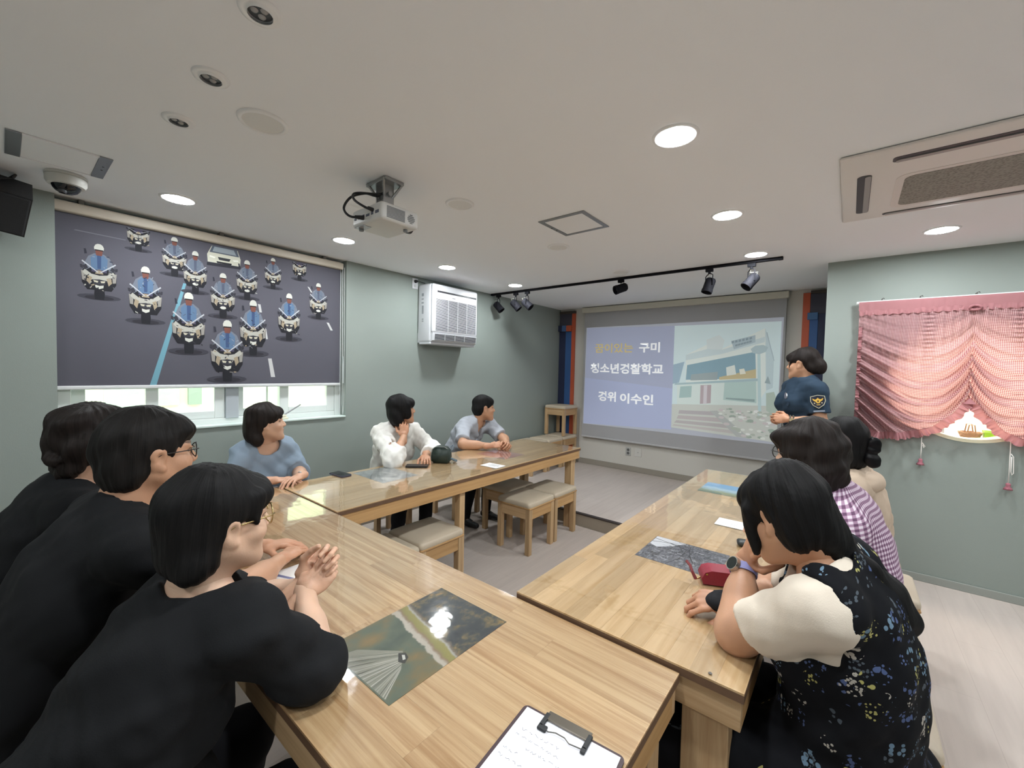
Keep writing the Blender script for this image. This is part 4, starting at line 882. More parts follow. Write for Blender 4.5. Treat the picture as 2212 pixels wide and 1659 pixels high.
def redscape(T, g):
    n1 = T.n('ShaderNodeTexNoise'); n1.inputs['Scale'].default_value = 3; n1.inputs['Detail'].default_value = 4; T.l(g, n1.inputs['Vector'])
    a = ramp(T, [(.3,(150,96,92)),(.5,(160,116,112)),(.7,(170,150,150))]); T.l(n1.outputs[0], a.inputs[0]); T.l(a.outputs[0], T.b.inputs['Base Color'])
def photo(x0, x1, y0, y1, z, m, label, extra=None):
    cx, cy = (x0+x1)/2, (y0+y1)/2; q = MB(); q.box((x0-cx,y0-cy,0),(x1-cx,y1-cy,.0006))
    o = q.build('photo_print', m, None, label=label, cat='photo', loc=(cx,cy,z+.0003)); 
    if extra: extra(o)
    return o
def boat(o):
    q = MB(); rr = random.Random(5)
    fan = [(-.02,-.125)]+[(-.11+.02*k+rr.uniform(-.006,.006), -.1995+abs(k-4)*.004) for k in range(9)]
    q.add([(.02,-.075,.00065),(-.075,-.150,.00065),(-.090,-.199,.00065),(.125,-.199,.00065),(.072,-.118,.00065)], [(0,1,2,3,4)], 0, (134,134,122))
    for k in range(40):
        a = k/39; j = rr.uniform(-.004,.004); x0_, y0_ = .02+a*.05, -.078-a*.040; x1_, y1_ = -.09+a*.21+j, -.1985
        q.add([(x0_,y0_,.0007),(x1_,y1_,.0007),(x1_+.0022,y1_,.0007),(x0_+.001,y0_,.0007)], [(0,1,2,3)], 0, rr.choice([(110,112,102),(164,162,152),(186,184,176),(96,100,90)]))
    q.add([(.018,-.088,.00075),(.045,-.108,.00075),(.062,-.100,.00075),(.050,-.080,.00075),(.030,-.074,.00075)], [(0,1,2,3,4)], 0, (58,58,56)); q.add([(.030,-.086,.0008),(.048,-.096,.0008),(.050,-.089,.0008),(.036,-.081,.0008)], [(0,1,2,3)], 0, (186,186,180))
    q.build('boat_and_wake', mat_attr('photo_ink', .5), o)
def branches(o):
    q = MB(); rr = random.Random(11)
    q.add([(-.145,.03,.00065),(-.147,.125,.00065),(-.02,.125,.00065),(-.06,.06,.00065),(-.11,.01,.00065)], [(0,1,2,3,4)], 0, (206,208,214))
    def br(x, y, a, L, w, d):
        if d == 0 or L < .012: return
        x2, y2 = x+L*math.cos(a), y+L*math.sin(a)
        lim = lambda u, m_: max(-m_, min(m_, u)); x2, y2 = lim(x2,.146), lim(y2,.124)
        nx, ny = -math.sin(a)*w, math.cos(a)*w
        q.add([(lim(x+nx,.147),lim(y+ny,.1255),.0007+d*1e-5),(lim(x-nx,.147),lim(y-ny,.1255),.0007+d*1e-5),(lim(x2-nx*.6,.147),lim(y2-ny*.6,.1255),.0007+d*1e-5),(lim(x2+nx*.6,.147),lim(y2+ny*.6,.1255),.0007+d*1e-5)], [(0,1,2,3)], 0, (40,40,46) if d > 2 else (64,64,72))
        for k in range(2 if d > 1 else 1): br(x2, y2, a+rr.uniform(-.6,.6), L*rr.uniform(.65,.9), w*.65, d-1)
    for x, y, a, w in ((-.146,.10,-.25,.0022),(-.146,.06,.35,.0018),(-.146,.0,.2,.002),(-.13,-.06,.3,.0014),(.145,.09,3.0,.0026),(.145,.02,2.8,.0018),(-.03,-.12,1.2,.002),(.06,-.12,1.7,.002)): br(x, y, a, .075, w, 5)
    for k in range(46):
        x, y = rr.uniform(-.11,.14), rr.uniform(-.115,.07); w = rr.uniform(.01,.03); q.add([(x,y,.00066),(x+w*.8,y+.003,.00066),(x+w*.8,y+.008,.00066),(x,y+.005,.00066)], [(0,1,2,3)], 0, rr.choice([(150,152,158),(176,178,184),(86,88,96)]))
    q.build('tree_branches', mat_attr('photo_ink', .5), o)
photo(-1.048,-.760,.531,.937,NZ,photo_mat('photo_lake',lake),'autumn lake photo with a boat wake under the cover of the near table',boat)
photo(-.641,-.345,1.600,1.852,RZ,photo_mat('photo_woods',woods),'black and white photo of bare trees on the right table',branches)
photo(-.715,-.480,2.755,3.02,RZ,photo_mat('photo_sea',seaside),'blue sky landscape photo at the far end of the right table')
photo(-2.630,-2.270,1.520,1.800,LZ,photo_mat('photo_grey',greyscape),'grey photo under the cover of the window side table before the woman in white')
photo(-2.495,-2.170,2.600,2.870,LZ,photo_mat('photo_red',redscape),'reddish photo under the cover of the window side table before the man')
# papers
M_pap = mat('white_paper', (232,232,230), .7)
def paper(x, y, z, sx, sy, rz, label, lines, col=(90,92,98), accent=None):
    t = thing('paper_sheet', label, 'paper', (x,y,z+.0032), rz); q = MB(); q.box((-sx/2,-sy/2,0),(sx/2,sy/2,.0005)); q.build('sheet', M_pap, t)
    q = MB(); rr = random.Random(label)
    for (u0,u1,v,h_) in lines:
        u = u0
        while u < u1:
            w = rr.uniform(.004,.012); q.add([(u,v,.0007),(min(u+w,u1),v,.0007),(min(u+w,u1),v+h_,.0007),(u,v+h_,.0007)],[(0,1,2,3)],0,col); u += w+rr.uniform(.001,.004)
    if accent: q.add([(a,b_,.0008) for a,b_ in accent[0]],[tuple(range(len(accent[0])))],0,accent[1])
    q.build('printing', mat_attr('paper_ink', .6), t); return t
paper(-2.087,2.362,LZ,.16,.115,.04,'white leaflet on the window side table near its inner edge',[(-.03,.05,.01,.006),(-.03,.05,.025,.006),(-.04,.06,-.005,.006),(-.03,.04,-.02,.004)])
paper(-.400,2.248,RZ,.17,.115,.02,'white leaflet beside the woman leaning on her hand',[(-.06,-.04,-.02,.004),(-.02,.01,-.03,.004),(-.02,.015,-.02,.004),(-.02,.01,-.01,.004),(-.02,.012,0,.004)],(150,150,156),([(.035,-.005),(.050,.002),(.048,.008),(.034,.004)],(120,40,40)))
paper(-1.49,.610,NZ,.16,.17,.0,'white leaflet under the forearms of the woman with clasped hands',[(.03,.07,-.06,.008),(.02,.07,-.045,.008),(.03,.06,-.03,.006)],(60,62,70),([(-.07,-.02),(.075,.04),(.075,.05),(-.07,-.005)],(120,124,160)))
paper(-.338,1.645,RZ,.10,.12,.1,'small pale card tucked under the red wallet on the right table',[])
# phones
def phone(x, y, z, sx, sy, rz, label, m1, m2, tilt=0):
    t = thing('mobile_phone', label, 'phone', (x,y,z+.0033), rz); q = MB(); q.prism(rrect(-sx/2,sx/2,-sy/2,sy/2,.010), fz, 0, .0085); q.build('case', m1, t)
    q = MB(); q.prism(rrect(-sx/2+.003,sx/2-.003,-sy/2+.003,sy/2-.003,.008), fz, .0085, .0092); q.build('screen', m2, t)
    q = MB(); q.box((sx/2-.0005,-.01,.003),(sx/2+.0012,.015,.006),bev=.0004); q.build('side_button', m1, t)
phone(-2.640,1.437,LZ,.15,.075,.1,'dark blue phone lying at the corner of the window side table',mat('phone_blue', (66,70,88), .35),mat('phone_glass', (22,23,28), .08))
phone(-2.470,1.945,LZ,.16,.078,.75,'black phone under the hand of the woman in white',mat('phone_black', (24,22,22), .5),mat('phone_screen_off', (30,26,26), .35))
t = thing('earbud_case', 'small dark rounded case on the right table', 'case', (-.315,2.0,RZ+.0033), .3)
q = MB(); q.box((-.034,-.024,0),(.034,.024,.023),bev=.011,seg=4); q.build('shell', mat('case_green_black', (42,46,44), .4), t, smooth=True)
q = MB(); q.tube([(-.0345,-.012,.015),(-.0345,.012,.015)],.0006,n=6); q.box((-.006,-.0248,.008),(.006,-.0235,.011),bev=.0004); q.build('hinge', mat('case_grey', (110,112,112), .4), t)
# red wallet with a strap
t = thing('red_wallet', 'red leather wallet with a wrist strap beside the black wrist brace', 'wallet', (-.325,1.585,RZ+.0033), .45)
q = MB(); q.prism([(-.055,.002),(-.06,.02),(-.05,.042),(-.03,.050),(.03,.050),(.055,.040),(.06,.02),(.055,.002)], lambda u,v,tt: (u*1.1,tt,v), -.034, .034); q.build('body', mat('red_leather', (138,34,52), .45, bump=.2, bscale=300), t, angle=60)
q = MB(); q.tube([(-.062,-.012,.020),(-.072,-.02,.014),(-.085,-.026,.012),(-.080,-.03,.018),(-.070,-.022,.018)],.002,n=6,closed=True); q.cyl((-.050,-.0345,.038),(-.050,-.036,.038),.0035,n=10); q.build('ring', mat('brass', (190,166,110), .25, 1), t)
q = MB(); q.tube([(-.084,-.028,.014),(-.095,-.02,.035),(-.10,-.005,.05),(-.11,.01,.058)],[.006,.005,.005,.005],n=6); q.build('strap', mat('red_strap', (120,44,48), .5), t)
# green handbag
t = thing('green_handbag', 'small dark green leather bag standing on the window side table', 'bag', (-2.450,2.165,LZ+.0036), .55)
q = MB(); P2 = [(-.066,0),(-.074,.03),(-.073,.085),(-.060,.115),(-.028,.132),(.028,.132),(.060,.115),(.073,.085),(.074,.03),(.066,0)]
bm = bmesh.new(); vs0 = [bm.verts.new((u,-.045*(1-.35*max(0,v-.03)/.08),v)) for u,v in P2]; vs1 = [bm.verts.new((u,.045*(1-.35*max(0,v-.03)/.08),v)) for u,v in P2]
bm.faces.new(vs0); bm.faces.new(vs1[::-1])
for k in range(len(P2)): bm.faces.new((vs0[k],vs1[k],vs1[(k+1) % len(P2)],vs0[(k+1) % len(P2)]))
bmesh.ops.recalc_face_normals(bm, faces=bm.faces[:]); bmesh.ops.bevel(bm, geom=bm.edges[:], offset=.010, segments=3, affect='EDGES'); q._bm(bm, (0,0,0), None, 0)
M_gb = mat('green_leather', (38,52,46), .45, bump=.25, bscale=250)
q.build('body', M_gb, t, smooth=True)
q = MB(); q.tube(spline([(-.074,-.036,.03),(-.073,-.034,.085),(-.056,-.032,.112),(-.026,-.031,.127),(.026,-.031,.127),(.056,-.032,.112)]),.0024,n=6); q.build('zip', mat('zip_silver', (150,156,154), .3, .7), t)
q = MB(); q.tube([(.066,.0,.08),(.085,.0,.10),(.095,.01,.125),(.085,.02,.135),(.068,.01,.115)],.004,n=6); q.tube([(.072,.01,.03),(.098,.012,.020),(.11,.03,.0105),(.085,.045,.0105)],[.008,.010,.010,.008],n=7); q.build('strap', mat('strap_blue_grey', (104,122,134), .6), t)
# clipboard
t = thing('clipboard', 'dark clipboard with handwritten notes at the bottom edge', 'clipboard', (-.402,.585,NZ+.0033), .10)
q = MB(); q.prism(rrect(-.113,.113,-.165,.155,.012), fz, 0, .0030); q.build('board', mat('clip_board', (62,44,48), .5), t)
q = MB(); q.box((-.105,-.160,.0032),(.105,.1485,.0042)); sh = q.build('sheet', mat('note_paper', (236,236,242), .7), t)
q = MB(); q.box((-.056,.140,.0055),(.042,.163,.0095),bev=.001); q.build('clip_plate', mat('clip_steel', (128,122,112), .3, .8), t)
q = MB(); q.tube([(-.052,.118,.0085),(-.035,.114,.0085),(-.02,.119,.010),(.0,.119,.010),(.012,.113,.009),(.038,.117,.0085)],.0013,n=6); q.build('spring_wire', mat('clip_wire', (170,168,164), .25, .9), t)
for x in (-.060,.036):
    q = MB(); q.box((x,.118,.0045),(x+.010,.156,.0105),bev=.002); q.box((x if x > 0 else x,.110,.0045),(x+.020 if x < 0 else x+.010,.124,.0105),bev=.002); q.build('rubber_corner', mat('clip_rubber', (32,34,36), .5), t)
q = MB(); rr = random.Random(2)
def scrawl(x, y, L, h_=.006):
    u = x
    while u < x+L:
        w = rr.uniform(.006,.014); P_ = []; n = 5
        for k in range(n): P_.append((u+w*k/n, y+rr.uniform(-h_/2,h_/2), .0046))
        q.tube(P_, .00035, n=4); u += w+rr.uniform(.002,.005)
for x, y, L in ((-.085,.095,.085),(-.09,.078,.10),(-.055,.060,.07),(-.095,.040,.03),(.0,.050,.05),(.062,.075,.03),(.062,.062,.028),(-.095,.022,.075),(0,.022,.04),(-.095,-.02,.06),(-.09,-.05,.08),(-.09,-.08,.05)): scrawl(x, y, L)
q.build('handwriting', mat('pen_grey', (120,122,136), .6), sh)
# ================================================================== FIGURES: smooth bodies grown from blended shapes
def nrm(v): v = np.asarray(v, float); return v/np.linalg.norm(v)
def A3(v): return np.asarray(v, float)
class Prim:
    __slots__ = ('f','lo','hi','k','sub')
def cap(a, b, ra, rb=None, k=.02, sub=False):
    a, b = A3(a), A3(b); rb = ra if rb is None else rb; p = Prim(); ab = b-a; L2 = max(1e-12, float(ab@ab)); R = max(ra, rb)
    def f(X, Y, Z):
        px, py, pz = X-a[0], Y-a[1], Z-a[2]
        t = np.clip((px*ab[0]+py*ab[1]+pz*ab[2])/L2, 0, 1)
        return np.sqrt((px-t*ab[0])**2+(py-t*ab[1])**2+(pz-t*ab[2])**2)-(ra+(rb-ra)*t)
    p.f = f; p.lo = np.minimum(a, b)-R; p.hi = np.maximum(a, b)+R; p.k = k; p.sub = sub; return p
def ell(c, r, ax=None, k=.02, sub=False):
    c, r = A3(c), A3(r); ax = np.eye(3) if ax is None else np.asarray(ax, float); p = Prim()
    def f(X, Y, Z):
        px, py, pz = X-c[0], Y-c[1], Z-c[2]; s0 = 0; s1 = 0
        for i in range(3):
            q = px*ax[i,0]+py*ax[i,1]+pz*ax[i,2]; s0 = s0+(q/r[i])**2; s1 = s1+(q/(r[i]*r[i]))**2
        k0 = np.sqrt(s0); k1 = np.sqrt(s1)+1e-9
        return k0*(k0-1)/k1
    e = np.sqrt(((ax*r[:,None])**2).sum(0)); p.f = f; p.lo = c-e; p.hi = c+e; p.k = k; p.sub = sub; return p
def half(pt, n, size, k=.01):
    """cut away the half space beyond pt along n, inside a ball of the given size"""
    pt, n = A3(pt), nrm(n); p = Prim()
    def f(X, Y, Z): return -((X-pt[0])*n[0]+(Y-pt[1])*n[1]+(Z-pt[2])*n[2])
    p.f = f; p.lo = pt-size; p.hi = pt+size; p.k = k; p.sub = True; return p
def disc_cut(a, d, L, r, k=.004):
    """remove a flat ended cylinder: trims a sleeve cleanly without touching the trunk"""
    a, d = A3(a), nrm(d); p = Prim()
    def f(X, Y, Z):
        px, py, pz = X-a[0], Y-a[1], Z-a[2]; t = px*d[0]+py*d[1]+pz*d[2]
        rad = np.sqrt(np.maximum((px-t*d[0])**2+(py-t*d[1])**2+(pz-t*d[2])**2, 0))
        return np.maximum(np.maximum(rad-r, -t), t-L)
    e = a+d*L; p.f = f; p.lo = np.minimum(a, e)-r; p.hi = np.maximum(a, e)+r; p.k = k; p.sub = True; return p
def grow(prims, h, warp=None):
    """evaluate the blended field on a grid and extract its surface (surface nets)"""
    U = [p for p in prims if not p.sub]
    lo = np.min([p.lo for p in U], 0)-4*h; hi = np.max([p.hi for p in U], 0)+4*h
    n = np.ceil((hi-lo)/h).astype(int)+1
    ax = [(lo[i]+h*np.arange(n[i])).astype(np.float32) for i in range(3)]
    v = np.full(n, .2, np.float32)
    for p in prims:
        pad = p.k+3*h; s = []
        for i in range(3):
            a = max(0, int(math.floor((p.lo[i]-pad-lo[i])/h))); b = min(n[i], int(math.ceil((p.hi[i]+pad-lo[i])/h))+1)
            s.append(slice(a, max(a, b)))
        s = tuple(s); X = ax[0][s[0]][:,None,None]; Y = ax[1][s[1]][None,:,None]; Z = ax[2][s[2]][None,None,:]
        if X.size == 0 or Y.size == 0 or Z.size == 0: continue
        d = p.f(X, Y, Z); cur = v[s]; k = max(p.k, 1e-5)
        if p.sub:
            d = -d; g = np.clip(.5-.5*(cur-d)/k, 0, 1); v[s] = cur*(1-g)+d*g+k*g*(1-g)
        else:
            g = np.clip(.5+.5*(cur-d)/k, 0, 1); v[s] = cur*(1-g)+d*g-k*g*(1-g)
    if warp is not None: v = v+warp(ax[0][:,None,None], ax[1][None,:,None], ax[2][None,None,:]).astype(np.float32)
    return nets(v, lo, h)
def nets(v, lo, h):
    S = v < 0; nx, ny, nz = v.shape
    c8 = [(i, j, k) for i in (0,1) for j in (0,1) for k in (0,1)]
    cnt = np.zeros((nx-1, ny-1, nz-1), np.int8)
    for i, j, k in c8: cnt += S[i:nx-1+i, j:ny-1+j, k:nz-1+k]
    act = (cnt > 0) & (cnt < 8); I = np.argwhere(act)
    if len(I) == 0: return np.zeros((0,3)), np.zeros((0,4), int)
    val = {c: v[I[:,0]+c[0], I[:,1]+c[1], I[:,2]+c[2]] for c in c8}
    acc = np.zeros((len(I),3)); num = np.zeros(len(I))
    for c in c8:
        for a in range(3):
            if c[a] == 0:
                d = list(c); d[a] = 1; d = tuple(d); va, vb = val[c], val[d]; m = (va < 0) != (vb < 0)
                t = np.where(m, va/np.where(m, va-vb, 1), 0); P = np.array(c, float)[None,:]+np.zeros((len(I),3)); P[:,a] = t
                acc += P*m[:,None]; num += m
    V = lo+h*(I+acc/num[:,None])
    idx = np.full(act.shape, -1, np.int64); idx[act] = np.arange(len(I))
    Q = []
    for a in range(3):
        b, c = (a+1) % 3, (a+2) % 3
        s0 = [slice(1,-1)]*3; s0[a] = slice(0,-1); s1 = [slice(1,-1)]*3; s1[a] = slice(1,None)
        A, B = S[tuple(s0)], S[tuple(s1)]; E = np.argwhere(A != B)
        if len(E) == 0: continue
        flip = A[E[:,0],E[:,1],E[:,2]]; E = E.copy(); o = np.ones(3, int); o[a] = 0; E = E+o
        def cell(db, dc):
            F = E.copy(); F[:,b] -= db; F[:,c] -= dc; return idx[F[:,0],F[:,1],F[:,2]]
        q = np.stack([cell(1,1), cell(0,1), cell(0,0), cell(1,0)], 1)
        q[~flip] = q[~flip][:,::-1]; Q.append(q)
    return V, np.concatenate(Q)
def lap(V, Q, it=1, w=.5):
    """a little smoothing"""
    n = len(V); E = np.concatenate([Q[:,[0,1]], Q[:,[1,2]], Q[:,[2,3]], Q[:,[3,0]]]); E = np.concatenate([E, E[:,::-1]])
    for _ in range(it):
        s = np.zeros_like(V); c = np.bincount(E[:,0], minlength=n)[:,None]
        for a in range(3): s[:,a] = np.bincount(E[:,0], V[E[:,1],a], n)
        V = V*(1-w)+w*s/np.maximum(c,1)
    return V
def waves(seed, scale, amp, stretch=(1,1,1), n=7):
    """sum of plane waves: cheap smooth noise"""
    r = np.random.RandomState(seed); D = r.normal(size=(n,3)); D /= np.linalg.norm(D, axis=1)[:,None]; D *= np.array(stretch)*2*np.pi/scale*r.uniform(.6,1.6,(n,1)); ph = r.uniform(0,6.28,n)
    def f(X, Y, Z):
        s = 0
        for d, p in zip(D, ph): s = s+np.sin(X*d[0]+Y*d[1]+Z*d[2]+p)
        return amp*s/math.sqrt(n)
    return f
def to_obj(parts, name, mats, parent, origin, cols=None, tc=None):
    """several grown shells joined as ONE mesh object; parts [(V,Q,matindex)]"""
    Vs = []; Qs = []; Ms = []; o = 0
    for V, Q, m in parts: Vs.append(V-origin); Qs.append(Q+o); Ms += [m]*len(Q); o += len(V)
    V = np.concatenate(Vs); Q = np.concatenate(Qs)
    me = bpy.data.meshes.new(name); me.vertices.add(len(V)); me.vertices.foreach_set('co', V.astype(np.float32).ravel())
    me.loops.add(Q.size); me.loops.foreach_set('vertex_index', Q.astype(np.int32).ravel())
    me.polygons.add(len(Q)); me.polygons.foreach_set('loop_start', np.arange(0, Q.size, 4, dtype=np.int32)); me.polygons.foreach_set('loop_total', np.full(len(Q), 4, np.int32))
    for m in mats: me.materials.append(m)
    me.polygons.foreach_set('material_index', np.array(Ms, np.int32)); me.polygons.foreach_set('use_smooth', np.ones(len(Q), bool)); me.update(calc_edges=True)
    if cols is not None:
        at = me.attributes.new('tint', 'FLOAT_COLOR', 'POINT'); at.data.foreach_set('color', np.concatenate([cols, np.ones((len(V),1))], 1).astype(np.float32).ravel())
    if tc is not None:
        at = me.attributes.new('cloth', 'FLOAT_VECTOR', 'POINT'); at.data.foreach_set('vector', tc.astype(np.float32).ravel())
    ob = bpy.data.objects.new(name, me); COL.objects.link(ob); ob.parent = parent; return ob

# ---- skin, hair and cloth surfaces
def skin_mat(name, rgb):
    T = NT(name); a = T.n('ShaderNodeAttribute', attribute_name='tint'); c = T.n('ShaderNodeMix', data_type='RGBA', blend_type='MULTIPLY'); c.inputs[0].default_value = 1; c.inputs[6].default_value = lin(rgb); T.l(a.outputs['Color'], c.inputs[7])
    g = T.n('ShaderNodeTexCoord'); nz = T.n('ShaderNodeTexNoise'); nz.inputs['Scale'].default_value = 14; T.l(g.outputs['Object'], nz.inputs['Vector']); mr = T.n('ShaderNodeMapRange'); mr.inputs[3].default_value = .88; mr.inputs[4].default_value = 1.08; T.l(nz.outputs[0], mr.inputs[0])
    c2 = T.n('ShaderNodeMix', data_type='RGBA', blend_type='MULTIPLY'); c2.inputs[0].default_value = 1; T.l(c.outputs[2], c2.inputs[6]); T.l(mr.outputs[0], c2.inputs[7]); T.l(c2.outputs[2], T.b.inputs['Base Color'])
    T.b.inputs['Roughness'].default_value = .5; T.b.inputs['Subsurface Weight'].default_value = .12; T.b.inputs['Subsurface Radius'].default_value = (.012,.005,.003); T.b.inputs['Subsurface Scale'].default_value = .6
    n2 = T.n('ShaderNodeTexNoise'); n2.inputs['Scale'].default_value = 260; T.l(g.outputs['Object'], n2.inputs['Vector']); bp = T.n('ShaderNodeBump'); bp.inputs['Strength'].default_value = .12; bp.inputs['Distance'].default_value = .002; T.l(n2.outputs[0], bp.inputs['Height']); T.l(bp.outputs[0], T.b.inputs['Normal'])
    return T.m
M_sk1 = skin_mat('skin_a', (205,164,138)); M_sk2 = skin_mat('skin_b', (192,146,116)); M_sk3 = skin_mat('skin_c', (214,176,150))
def hair_mat(name, c1, c2, rough=.58):
    T = NT(name); a = T.n('ShaderNodeAttribute', attribute_name='cloth'); mp = T.n('ShaderNodeVectorMath', operation='MULTIPLY'); mp.inputs[1].default_value = (300,7,1); T.l(a.outputs['Vector'], mp.inputs[0])
    nz = T.n('ShaderNodeTexNoise'); nz.inputs['Scale'].default_value = 1; nz.inputs['Detail'].default_value = 3; T.l(mp.outputs[0], nz.inputs['Vector'])
    mx = T.n('ShaderNodeMix', data_type='RGBA'); mx.inputs[6].default_value = lin(c1); mx.inputs[7].default_value = lin(c2); T.l(nz.outputs[0], mx.inputs[0]); T.l(mx.outputs[2], T.b.inputs['Base Color'])
    T.b.inputs['Roughness'].default_value = rough; T.b.inputs['Specular IOR Level'].default_value = .16
    bp = T.n('ShaderNodeBump'); bp.inputs['Strength'].default_value = .55; bp.inputs['Distance'].default_value = .003; T.l(nz.outputs[0], bp.inputs['Height']); T.l(bp.outputs[0], T.b.inputs['Normal']); return T.m
M_hk = hair_mat('hair_black', (8,8,9), (26,25,25)); M_hb = hair_mat('hair_soft_black', (12,11,11), (36,33,31)); M_hbr = hair_mat('hair_brown_black', (16,13,12), (44,37,34))
def cloth_mat(name, rgb, rough=.85, weave=1400, bump=.25):
    T = NT(name); T.b.inputs['Base Color'].default_value = lin(rgb); T.b.inputs['Roughness'].default_value = rough; T.b.inputs['Specular IOR Level'].default_value = .2
    g = T.n('ShaderNodeTexCoord'); nz = T.n('ShaderNodeTexNoise'); nz.inputs['Scale'].default_value = weave*.3; nz.inputs['Detail'].default_value = 2; T.l(g.outputs['Object'], nz.inputs['Vector'])
    n2 = T.n('ShaderNodeTexNoise'); n2.inputs['Scale'].default_value = 18; n2.inputs['Detail'].default_value = 3; T.l(g.outputs['Object'], n2.inputs['Vector'])
    ad = T.n('ShaderNodeMath', operation='MULTIPLY_ADD'); ad.inputs[1].default_value = .25; T.l(nz.outputs[0], ad.inputs[0]); T.l(n2.outputs[0], ad.inputs[2])
    bp = T.n('ShaderNodeBump'); bp.inputs['Strength'].default_value = bump; bp.inputs['Distance'].default_value = .006; T.l(ad.outputs[0], bp.inputs['Height']); T.l(bp.outputs[0], T.b.inputs['Normal']); return T.m

# ---- anatomy
def head_frame(hf, hu=(0,0,1)):
    y = nrm(hf); x = nrm(np.cross(y, nrm(hu))); z = np.cross(x, y); return np.stack([x, y, z])     # rows: right, forward, up
class Head:
    def __init__(s, c, hf, hu=(0,0,1), sc=1.0): s.c = A3(c); s.F = head_frame(hf, hu); s.s = sc
    def w(s, p): return s.c+(A3(p)*s.s)@s.F
    def loc(s, V): return ((V-s.c)@s.F.T)/s.s
    def ell(s, c, r, k=.02, sub=False, tilt=0):
        ax = s.F
        if tilt: ca, sa = math.cos(tilt), math.sin(tilt); ax = np.stack([s.F[0], ca*s.F[1]+sa*s.F[2], -sa*s.F[1]+ca*s.F[2]])
        return ell(s.w(c), A3(r)*s.s, ax, k*s.s, sub)
    def cap(s, a, b, ra, rb=None, k=.015, sub=False): return cap(s.w(a), s.w(b), ra*s.s, None if rb is None else rb*s.s, k*s.s, sub)
def head_prims(H, neck, rn=.052, male=False):
    p = [H.ell((0,-.018,.028),(.077,.094,.092),.02), H.ell((0,.022,-.030),(.064,.072,.090),.03), H.ell((0,.050,-.070),(.048,.042,.055),.03)]
    for s in (-1,1):
        p += [H.cap((s*.055,.0,-.055),(s*.020,.072,-.104),.022,.018,.03), H.ell((s*.046,.058,-.030),(.024,.026,.024),.025), H.cap((s*.012,.084,.020),(s*.045,.070,.020),.010,.008,.018)]
    p += [H.ell((0,.082,-.110),(.022,.018,.018),.02), H.cap((0,.084,.012),(0,.106,-.026),.0085,.0125,.010), H.ell((0,.103,-.031),(.0165,.013,.010),.008)]
    for s in (-1,1): p += [H.ell((s*.012,.098,-.034),(.008,.010,.007),.006), H.ell((s*.032,.096,.004),(.019,.016,.011),.012,sub=True), H.ell((s*.032,.0735,.002),(.0135,.0135,.0125),.004), H.ell((s*.032,.083,.0115),(.017,.008,.004),.005)]
    p += [H.ell((0,.094,-.060),(.022,.011,.0055),.006), H.ell((0,.092,-.070),(.019,.011,.0065),.006), H.ell((0,.102,-.0645),(.026,.012,.0014),.003,sub=True)]
    for s in (-1,1):
        p += [H.ell((s*.076,-.008,-.012),(.010,.019,.031),.010,tilt=-.18), H.ell((s*.080,-.010,.004),(.009,.021,.022),.006,tilt=-.18), H.ell((s*.088,-.004,-.008),(.008,.010,.016),.006,sub=True), H.ell((s*.078,.004,-.038),(.007,.009,.010),.008)]
    p += [cap(H.w((0,-.030,-.060)), neck, rn*1.02, rn*1.12, .03)]
    return p
def face_tint(H, V):
    L = H.loc(V); x, y, z = np.abs(L[:,0]), L[:,1], L[:,2]; c = np.ones((len(V),3))
    def blend(m, col): c[:] = c*(1-m[:,None])+np.array(col)[None,:]*m[:,None]
    sm = lambda d, w: np.clip(1-d/w, 0, 1)
    blend(.35*sm(np.sqrt(((x-.045)/.028)**2+((z+.035)/.025)**2), 1)*(y > .03), (1.0,.78,.72))
    blend(.8*sm(np.sqrt((x/.026)**2+((z+.064)/.013)**2), 1)**.5*(y > .075), (.72,.40,.38))
    blend(.85*(np.sqrt(((x-.033)/.023)**2+((z-.026-.1*(x-.033))/.0048)**2) < 1)*(y > .05), (.10,.08,.07))
    eye = (np.sqrt(((x-.032)/.0145)**2+((z-.002)/.0062)**2) < 1)*(y > .066); blend(eye*1.0, (.85,.86,.88)); blend(((x-.033)**2+(z-.002)**2 < .0062**2)*(y > .066)*1.0, (.05,.04,.04))
    blend(.9*(np.abs(np.sqrt(((x-.032)/.0165)**2+((z-.004)/.0078)**2)-1) < .16)*(z > .001)*(y > .06), (.08,.06,.06))
    return c
